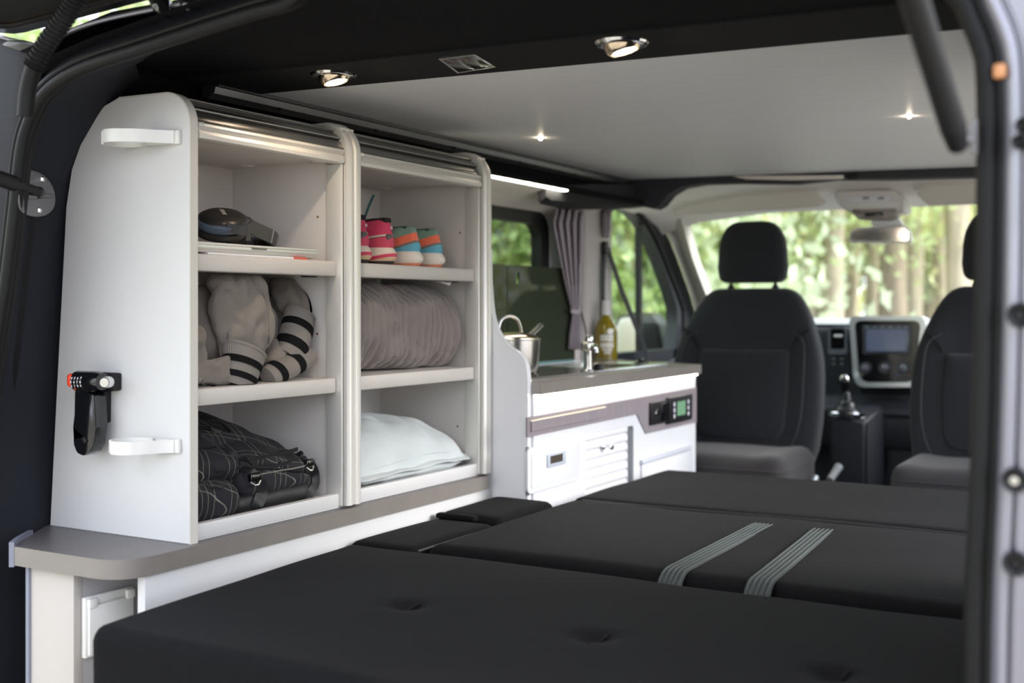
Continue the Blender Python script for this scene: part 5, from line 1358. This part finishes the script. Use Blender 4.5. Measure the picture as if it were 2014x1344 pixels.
# ---- sneakers
def ramp_mat(name, stops, kx, rough=0.7):
    m = bpy.data.materials.new(name); m.use_nodes = True; nt = m.node_tree; b = nt.nodes['Principled BSDF']
    tc = nt.nodes.new('ShaderNodeTexCoord'); sx = nt.nodes.new('ShaderNodeSeparateXYZ'); nt.links.new(tc.outputs['Object'], sx.inputs[0])
    ma = nt.nodes.new('ShaderNodeMath'); ma.operation = 'MULTIPLY_ADD'; ma.inputs[1].default_value = kx
    nt.links.new(sx.outputs['X'], ma.inputs[0]); nt.links.new(sx.outputs['Z'], ma.inputs[2])
    mu = nt.nodes.new('ShaderNodeMath'); mu.operation = 'MULTIPLY'; mu.inputs[1].default_value = 8.0
    nt.links.new(ma.outputs[0], mu.inputs[0])
    r = nt.nodes.new('ShaderNodeValToRGB'); cr_ = r.color_ramp; cr_.interpolation = 'CONSTANT'
    for i, (z, rgb) in enumerate(stops):
        e = cr_.elements[0] if i == 0 else (cr_.elements[1] if i == 1 else cr_.elements.new(z * 8))
        e.position = z * 8; e.color = lin(rgb)
    nt.links.new(mu.outputs[0], r.inputs[0]); nt.links.new(r.outputs[0], b.inputs['Base Color'])
    b.inputs['Roughness'].default_value = rough
    n2 = nt.nodes.new('ShaderNodeTexNoise'); n2.inputs['Scale'].default_value = 400
    nt.links.new(tc.outputs['Object'], n2.inputs['Vector'])
    bp2 = nt.nodes.new('ShaderNodeBump'); bp2.inputs['Strength'].default_value = 0.3; bp2.inputs['Distance'].default_value = 0.002
    nt.links.new(n2.outputs['Fac'], bp2.inputs['Height']); nt.links.new(bp2.outputs[0], b.inputs['Normal'])
    return m
def shoe_ring(z, x0, x1, w, n=36):
    ring = []
    for q in range(n):
        a = 2 * PI * q / n
        t = (1 - math.cos(a)) / 2                      # 0 heel, 1 toe
        pr = math.sin(a)
        wl = 0.80 + 0.35 * t - 0.15 * math.sin(t * PI * 2) * (1 if t < 0.5 else 0.3)
        ring.append((x0 + (x1 - x0) * t, math.copysign(abs(pr) ** 0.66, pr) * w * wl * 1.12, z))
    return ring
def sneaker(label, loc, rz, k, upper, mid, sole, group, extra=None, tp=0.0):
    r = thing('sneaker', label, 'shoe', loc, rz, group)
    L = 0.222 * k
    H = k
    ob('outsole', loft([shoe_ring(0.0, 0.008, L - 0.004, 0.029 * k), shoe_ring(0.002, 0.003, L, 0.032 * k), shoe_ring(0.009 * H, 0.0, L, 0.034 * k)]), sole, r, world=False)
    ob('midsole', loft([shoe_ring(z * H, x0, x1, w * k) for z, x0, x1, w in ((0.0085, 0.0, L, 0.0345), (0.014, -0.005, L, 0.0365), (0.022, -0.006, L - 0.001, 0.0365), (0.030, -0.002, L - 0.004, 0.0345), (0.036, 0.002, L - 0.008, 0.033), (0.0385, 0.006, L - 0.012, 0.030))]), mid, r, world=False)
    up_ = ob('upper', loft([shoe_ring(z * H, x0, x1, w * k) for z, x0, x1, w in ((0.034, 0.004, L - 0.012, 0.0312), (0.044, 0.000, 0.93 * L, 0.0318), (0.054, 0.001, 0.80 * L, 0.0302 - tp * 0.0015), (0.066, 0.005, 0.64 * L, 0.0276 - tp * 0.003), (0.078, 0.008, 0.50 * L, 0.0244 - tp * 0.004), (0.087, 0.009, 0.42 * L, 0.0205 - tp * 0.0045), (0.0935, 0.011, 0.36 * L, 0.0158 - tp * 0.004), (0.0980, 0.016, 0.30 * L, 0.0100 - tp * 0.003), (0.1000, 0.022, 0.24 * L, 0.0040))]), upper, r, world=False)
    if extra: extra(r, up_, k)
    return r
CRM = ramp_mat('midsole_cream', [(0.0, (214, 186, 150)), (0.0165, (212, 66, 96)), (0.0235, (232, 218, 200))], 0.16)
CRM2 = M('midsole_white', (234, 224, 212), 0.6, var=0.04, vs=30)
SOLE = M('outsole_charcoal', (52, 48, 50), 0.7)
SOLE2 = M('outsole_coral', (226, 140, 106), 0.6)
PINKM = ramp_mat('pink_upper', [(0.0, (206, 72, 100)), (0.0605, (70, 60, 58)), (0.062, (214, 200, 186)), (0.0655, (204, 62, 98)), (0.0985, (30, 26, 28))], 0.12)
TEALM = ramp_mat('teal_upper', [(0.0, (96, 170, 192)), (0.0530, (122, 112, 104)), (0.0590, (238, 116, 88)), (0.0770, (118, 148, 132))], 0.30)
def pink_extra(r, up, k):
    b = new()
    for s, y0 in ((-1, -0.030), ):
        prism(rpoly([(0.020, 0.066), (0.052, 0.070), (0.050, 0.078), (0.024, 0.076)], 0.003, 3), 'Y', y0 * k, y0 * k + 0.008, bm=b)
    ob('side_vent', b, M('vent_black', (28, 24, 26), 0.6), up, world=False)
    ob('heel_window', soft((0.0062, 0.004, 0.0585), (0.004, 0.009, 0.007), 0.0035, 8), M('heel_grey', (84, 82, 82), 0.5), up, world=False)
    t = text_mesh('o', 0.014, 0.0004, bold=0.0004)
    bmesh.ops.transform(t, matrix=frame(Vector((0.006, -0.004, 0.080)), (0, -1, 0), (0.15, 0, 1)), verts=t.verts)
    ob('heel_emblem', t, M('emblem_pale', (230, 190, 200), 0.5), up, world=False)
    ob('collar_patch', soft((0.020, 0.000, 0.0945), (0.012, 0.0105, 0.0060), 0.0055, 8), M('collar_black', (24, 22, 24), 0.8), up, world=False)
def teal_extra(r, up, k):
    t = text_mesh('o', 0.010, 0.0004, bold=0.0003)
    bmesh.ops.transform(t, matrix=frame(Vector((0.0035, 0.004, 0.066 * k)), (0, -1, 0), (0.2, 0, 1)), verts=t.verts)
    ob('heel_emblem', t, M('emblem_coral', (244, 168, 150), 0.5), up, world=False)
    ob('collar', soft((0.050, 0.0, 0.0930 * k), (0.022, 0.010, 0.005), 0.0045, 8), M('collar_dark_teal', (40, 56, 54), 0.8), up, world=False)
XS = -1.4435
rb_ = sneaker('pink and cream running shoe standing beside the teal pair, heel outward', (XS, 2.006, S1 + 0.0005), PI, 1.0, PINKM, CRM, SOLE, 'running shoes on the upper shelf', pink_extra)
sneaker('pink and cream running shoe half hidden behind the cabinet post', (XS, 1.918, S1 + 0.0005), PI, 1.0, PINKM, CRM, SOLE, 'running shoes on the upper shelf', pink_extra)
sneaker('teal, coral and blue running shoe touching the pink shoe', (XS, 2.106, S1 + 0.0005), PI + 0.05, 0.90, TEALM, CRM2, SOLE2, 'running shoes on the upper shelf', teal_extra, 1.0)
sneaker('teal, coral and blue running shoe at the open end of the row', (XS, 2.193, S1 + 0.0005), PI + 0.05, 0.90, TEALM, CRM2, SOLE2, 'running shoes on the upper shelf', teal_extra, 1.0)
lp0 = [PX(u, v, x) for u, v, x in ((716, 432, -1.50), (721, 418, -1.49), (727, 402, -1.485), (731, 393, -1.48), (735, 384, -1.48))]
lb_ = [rb_.matrix_basis.inverted() @ p for p in spline(lp0, 4)]
ob('lace', ribbon(lb_, (0.6, 0.8, 0), 0.005, 0.0012), M('lace_teal', (40, 84, 84), 0.8), rb_, world=False)

# ---- rolled quilt
QM = M('quilt_grey', (128, 118, 114), 0.9, bump=0.25, bs=240, sheen=0.25, spec=0.2)
qt = thing('quilt', 'rolled grey quilted blanket filling the lower shelf', 'quilt', (-1.555, 2.06, S2))
rings = []; NY = 150; NA = 56
for i in range(NY + 1):
    t = i / NY; y = 1.8365 + t * 0.446
    e = min(1.0, (min(t * 12, (1 - t) * 11.0)))
    er = math.sqrt(max(0.0, 1 - (1 - e) ** 2)) * 0.95 + 0.05
    ring = []
    for q in range(NA):
        a = 2 * PI * q / NA
        ca, sa = math.cos(a), math.sin(a)
        skew = 0.012 * math.sin(a * 1.0 + 0.6)
        ph = (y + skew + 0.006 * noise.noise(Vector((y * 9, ca * 1.4, sa * 1.4)))) / 0.0235
        rib = abs(math.sin(ph * PI))
        bulge = 0.0062 * (rib ** 0.5 - 0.7)
        wv = 0.020 * noise.noise(Vector((ca * 1.6 + 3, sa * 1.6, y * 11))) + 0.005 * noise.noise(Vector((ca * 4, sa * 4, y * 26 + 4)))
        rx = (0.127 + bulge + wv) * er; rz_ = (0.090 + bulge + wv) * er
        x = -1.552 + math.copysign(abs(ca) ** 0.75, ca) * rx
        z = S2 + 0.0925 + math.copysign(abs(sa) ** 0.85, sa) * rz_
        z = max(S2 + 0.002 + 0.010 * max(0, noise.noise(Vector((y * 20, x * 12, 1)))), min(z, S1 - 0.034))
        ring.append((x, y, z))
    rings.append(ring)
ob('roll', loft(rings), QM, qt)
rings = []
for i in range(41):
    t = i / 40; a0 = -1.05 + 2.35 * t
    c = Vector((-1.560 + 0.110 * math.cos(a0), 1.868 + 0.030 * math.sin(t * PI), S2 + 0.0925 + 0.082 * math.sin(a0)))
    w = (0.032 + 0.012 * math.sin(t * PI)) * (0.35 + 0.65 * math.sin(PI * min(1, 0.1 + t * 0.85)))
    th = 0.014
    o_ = Vector((math.cos(a0), 0, math.sin(a0)))
    rings.append([c + Vector((0, 1, 0)) * (math.cos(b) * w) + o_ * (math.sin(b) * th * (1 + 0.25 * math.cos(3 * b))) for b in [2 * PI * q / 20 for q in range(20)]])
ob('folded_end', loft(rings), QM, qt)
tgp_ = [PX(u, v, -1.452) for u, v in ((850, 553), (888, 553), (884, 562), (866, 556))]
ob('care_label', prism([(p.y, p.z) for p in tgp_], 'X', -1.4525, -1.4515), M('label_white', (224, 222, 220), 0.7), qt)

# ---- pillow
def pw_(p, w):
    w = w.copy()
    ex = (1 - abs(p.x) ** 2.4) * (1 - abs(p.y) ** 2.4)
    k = max(0.10, ex ** 0.42)
    w.z *= k
    s = 1 + 0.06 * (abs(p.x) * abs(p.y)) ** 2
    w.x *= s; w.y *= s
    cr = noise.noise(Vector((w.x * 9 + w.y * 6, w.y * 16 - w.x * 14, 3.0))); w.z += -0.007 * max(0, 0.3 - abs(cr)) / 0.3 * ex
    w.z += 0.022 * (1 - p.y) * 0.5 * ex + (-0.14 * w.x) * ex - 0.035 * max(0, p.x) * (1 - ex)
    return w
PM = M('pillow_pale_linen', (184, 190, 190), 0.85, var=0.05, vs=14, bump=0.25, bs=200, sheen=0.15)
po_ = thing('pillow', 'pale linen pillow lying on the cabinet floor beside the quilt shelf', 'pillow', (-1.55, 2.06, S0))
po_['label'] = 'pale white linen pillow on the floor of the cabinet'
plm = soft((-1.540, 2.064, S0 + 0.058), (0.128, 0.222, 0.062), 0.061, 70, 0.0, amp=0.008, fr=15, seed=6, fn=pw_)
zmin = min(v.co.z for v in plm.verts)
for v in plm.verts:
    v.co.z = max(v.co.z, S0 + 0.001)
ob('pillowcase', plm, PM, po_)
TP = bvh_of(list(po_.children))
ob('seam', tube(spline([snap(TP, u, v, 0.0002) for u, v in ((738, 922), (760, 916), (800, 903), (840, 893), (880, 890), (915, 896))], 4), 0.0012, 5), PM, po_)
# ---- nothing pokes through the boards it lies between
for root, y0, y1, z0, z1 in ((bp_, 1.4035, 1.781, S0 + 0.0004, 1.355), (jk, 1.4035, 1.781, S2 + 0.0004, 1.582), (qt, 1.834, 2.284, S2 + 0.0004, 1.582), (po_, 1.834, 2.290, S0 + 0.0004, 1.355)):
    for ch in root.children_recursive:
        for v in ch.data.vertices:
            c = v.co
            v.co = (max(c.x, -1.689), min(max(c.y, y0), y1), min(max(c.z, z0 if c.x < -1.4245 else max(z0, 1.1665 if z0 < 1.2 else z0 + 0.0005)), z1))
# ================================================================ the forest outside
def gh(x, y):
    d = math.hypot(x + 0.9, y - 2.5)
    t = max(0.0, min(1.0, (d - 6.0) / 22.0))
    return 1.25 * t * t * (3 - 2 * t) + 0.05 * noise.noise(Vector((x * 0.3, y * 0.3, 0))) * min(1, d / 6)
g = new(); N = 70
gv = [[None] * (N + 1) for _ in range(N + 1)]
for i in range(N + 1):
    for j in range(N + 1):
        x = -45 + 90 * i / N; y = -40 + 90 * j / N
        gv[i][j] = g.verts.new((x, y, gh(x, y)))
for i in range(N):
    for j in range(N): g.faces.new((gv[i][j], gv[i + 1][j], gv[i + 1][j + 1], gv[i][j + 1]))
struct('ground', g, M('forest_floor', (148, 142, 128), 0.95, var=0.35, vs=0.7, bump=0.4, bs=8), 'straw coloured forest floor around the van', 'ground')

def leaf_mat(name, rgb, var=0.3):
    m = M(name, rgb, 0.6, var=var, vs=1.6, spec=0.3)
    nt = m.node_tree; b = nt.nodes['Principled BSDF']; out = nt.nodes['Material Output']
    tl = nt.nodes.new('ShaderNodeBsdfTranslucent'); mx = nt.nodes.new('ShaderNodeMixShader'); mx.inputs[0].default_value = 0.45
    src = b.inputs['Base Color'].links[0].from_socket
    nt.links.new(src, tl.inputs[0]); nt.links.new(b.outputs[0], mx.inputs[1]); nt.links.new(tl.outputs[0], mx.inputs[2])
    nt.links.new(mx.outputs[0], out.inputs[0])
    return m
LEAVES = [leaf_mat('leaf_yellow_green', (232, 238, 176)), leaf_mat('leaf_green', (206, 222, 166)), leaf_mat('leaf_grey_green', (206, 216, 188))]
BARK = [M('bark_pale', (184, 170, 150), 0.9, var=0.3, vs=9, bump=0.6, bs=40, stretch=(1, 1, 0.25)), M('bark_brown', (160, 144, 126), 0.9, var=0.3, vs=9, bump=0.6, bs=40, stretch=(1, 1, 0.25))]
def leaves(n, shape, size, rng):
    t = new()
    for _ in range(n):
        p = shape(rng); s = size * rng.uniform(0.6, 1.4)
        a = Vector((rng.gauss(0, 1), rng.gauss(0, 1), rng.gauss(0, 1))).normalized()
        b = a.orthogonal().normalized(); b.rotate(Matrix.Rotation(rng.uniform(0, 2 * PI), 3, a)); c = a.cross(b)
        vs = [t.verts.new(p + b * s), t.verts.new(p + c * s * 0.5), t.verts.new(p - b * s), t.verts.new(p - c * s * 0.5)]
        t.faces.new(vs)
    return t
rng = random.Random(5)
def crown_shape(z0, z1, r):
    def f(g):
        k = g.randrange(14); q = random.Random(k * 31 + int(z1 * 10))
        c = Vector((q.uniform(-r, r), q.uniform(-r, r), q.uniform(z0, z1)))
        return c + Vector((g.gauss(0, r * 0.28), g.gauss(0, r * 0.28), g.gauss(0, (z1 - z0) * 0.09)))
    return f
def bush_shape(w, h):
    def f(g):
        k = g.randrange(9); q = random.Random(k * 17 + int(w * 100))
        c = Vector((q.uniform(-w, w), q.uniform(-w, w), q.uniform(0.15, 0.8) * h))
        return c + Vector((g.gauss(0, w * 0.25), g.gauss(0, w * 0.25), abs(g.gauss(0, h * 0.15))))
    return f
def mesh_of(bm, name, mat):
    me = bpy.data.meshes.new(name); bm.to_mesh(me); bm.free(); me.materials.append(mat); return me
CROWN = [mesh_of(leaves(7500, crown_shape(3.0, 9.5, 1.5), 0.055, rng), 'crown', LEAVES[k]) for k in range(3)]
BUSH = [mesh_of(leaves(4200, bush_shape(1.1, 2.4), 0.05, rng), 'bush', LEAVES[k]) for k in range(3)]
def trunk_mesh(r, h, seed, mat):
    q = random.Random(seed); pts = []; rs = []
    ox = oy = 0
    for i in range(9):
        t = i / 8
        pts.append(Vector((ox, oy, h * t - 0.25))); rs.append(r * (1.25 if i == 0 else 1 - 0.45 * t))
        ox += q.uniform(-0.05, 0.05); oy += q.uniform(-0.05, 0.05)
    b = tube(pts, rs, 10)
    for k in range(5):
        z = h * q.uniform(0.3, 0.85); a = q.uniform(0, 2 * PI); L = q.uniform(0.6, 1.2)
        tube([Vector((0, 0, z)), Vector((math.cos(a) * L * 0.6, math.sin(a) * L * 0.6, z + 0.25)), Vector((math.cos(a) * L, math.sin(a) * L, z + 0.7))], [r * 0.35, r * 0.22, r * 0.08], 6, bm=b)
    for f in b.faces: f.smooth = True
    return mesh_of(b, 'trunk', mat)
TR = [trunk_mesh(0.13, 9.0, 1, BARK[0]), trunk_mesh(0.10, 8.5, 2, BARK[0]), trunk_mesh(0.15, 9.5, 3, BARK[1])]
def mobj(name, me, parent):
    o = bpy.data.objects.new(name, me); COL.objects.link(o); o.parent = parent; return o
def tree(x, y, k, c, s, label, group):
    r = thing('tree', label, 'tree', (x, y, gh(x, y) - 0.05), rng.uniform(0, 6.28), group)
    r.scale = (s, s, s)
    mobj('trunk', TR[k], r); mobj('foliage', CROWN[c], r)
def at(u, dist):
    d = ray(u, VH); d.z = 0
    return d * dist
# trees seen through the windscreen: column in the photo, distance
for u, dist, k, c in ((1445, 15, 0, 1), (1585, 17, 1, 0), (1642, 13, 0, 1), (1682, 19, 1, 0), (1716, 17, 1, 2), (1757, 14, 2, 0), (1801, 16, 0, 0), (1846, 18, 1, 0), (1880, 13, 0, 1), (1960, 16, 2, 0), (1530, 22, 1, 2), (1390, 20, 0, 1), (1612, 24, 1, 0), (1665, 22, 1, 1), (1735, 24, 0, 2), (1780, 21, 1, 0), (1828, 23, 0, 0), (1470, 18, 1, 2)):
    p = at(u, dist)
    tree(p.x, p.y, k, c, rng.uniform(0.95, 1.2), ('leafy tree with a stout pale trunk beyond the windscreen', 'leafy tree with a thin pale trunk beyond the windscreen', 'leafy tree with a thick brown trunk beyond the windscreen')[k], ('stout pale trees ahead', 'thin pale trees ahead', 'brown trees ahead')[k])
for u, dist, k, c in ((1215, 16, 0, 2), (1245, 12, 1, 0), (1290, 18, 0, 1), (1096, 9, 1, 1), (1055, 12, 0, 1), (985, 14, 2, 1), (1120, 14, 1, 2), (1170, 19, 0, 1)):
    p = at(u, dist)
    tree(p.x, p.y, k, c, rng.uniform(0.9, 1.15), 'leafy green tree outside the left windows', 'trees outside the left windows')
for x, y, k, c in ((-11, 6, 0, 1), (-14, 3, 1, 2), (-12.5, 8.5, 2, 1), (-10, 4.2, 0, 0), (13, 16, 1, 1), (10, 20, 2, 0), (-9.5, 11, 2, 1), (-17, 9, 0, 2), (-13, 5, 1, 0), (-9, 8, 1, 1), (-9, 5.6, 2, 1), (-12, 6.8, 0, 1), (-15, 6, 2, 1), (-10.5, 7, 1, 2)):
    tree(x, y, k, c, rng.uniform(1.0, 1.4), 'leafy tree of the surrounding forest', 'trees of the surrounding forest')
def bush(x, y, c, s, label, group):
    r = thing('bush', label, 'bush', (x, y, gh(x, y) - 0.05), rng.uniform(0, 6.28), group)
    r.scale = (s, s, s * rng.uniform(0.9, 1.3))
    mobj('foliage', BUSH[c], r)
for i in range(13):
    u = 1320 + i * 54 + rng.uniform(-8, 8); p = at(u, rng.uniform(20, 27))
    bush(p.x, p.y, (0, 0, 1, 0, 2, 1)[i % 6], rng.uniform(1.1, 1.9), 'leafy bush at the back of the clearing ahead', 'bushes ahead')
for i in range(11):
    u = 880 + i * 42 + rng.uniform(-8, 8); p = at(u, rng.uniform(12, 17))
    bush(p.x, p.y, (1, 1, 2, 0)[i % 4], rng.uniform(1.1, 1.8), 'leafy green bush outside the left windows', 'bushes to the left')
for x, y, k, c in ((-8, -9, 0, 1), (-3.5, -13, 1, 2), (3, -12, 0, 2), (-12, -5, 1, 1)):  # unseen trees added behind the camera to dim the rear skylight
    tree(x, y, k, c, rng.uniform(1.0, 1.3), 'unseen leafy tree behind the van, added to dim the rear light', 'unseen trees added behind the van')
for i in range(6):  # unseen bushes added to hold back low light from the rear
    a = -2.4 + i * 0.32
    bush(-0.5 + 12 * math.cos(a) * 1.1, 0.5 + 12 * math.sin(a), (1, 2, 0)[i % 3], rng.uniform(1.2, 1.7), 'unseen leafy bush behind the van, added to dim the rear light', 'unseen bushes added behind the van')
# far wall of foliage closing the view, too dense to count
def ring_shape(g):
    a = g.uniform(0.1 * PI, 1.15 * PI); d = g.uniform(29, 35)
    x, y = -0.9 + d * math.cos(a), 2.5 + d * math.sin(a)
    return Vector((x, y, gh(x, y) + abs(g.gauss(0, 3.2))))
fw = new()
fo = ob('foliage', leaves(34000, ring_shape, 0.22, rng), LEAVES[0], flat=True)
tag(fo, 'dense green foliage closing off the clearing in the distance', 'foliage', None, 'stuff')
# dry grass
def grass(n):
    t = new()
    for _ in range(n):
        a = rng.uniform(-0.35, 1.9); d = rng.uniform(7.5, 22)
        x, y = -0.9 - d * math.sin(a - 0.4), 2.5 + d * math.cos(a - 0.4)
        z = gh(x, y); h = rng.uniform(0.12, 0.40); w = 0.012
        b = Vector((rng.uniform(-1, 1), rng.uniform(-1, 1), 0)).normalized() * w
        tip = Vector((x + rng.uniform(-.12, .12), y + rng.uniform(-.12, .12), z + h))
        t.faces.new((t.verts.new((x + b.x, y + b.y, z)), t.verts.new((x - b.x, y - b.y, z)), t.verts.new(tip)))
    return t
go_ = ob('dry_grass', grass(26000), M('dry_grass_blades', (188, 182, 146), 0.9, var=0.25, vs=1.0), flat=True)
tag(go_, 'dry pale grass covering the clearing', 'grass', None, 'stuff')
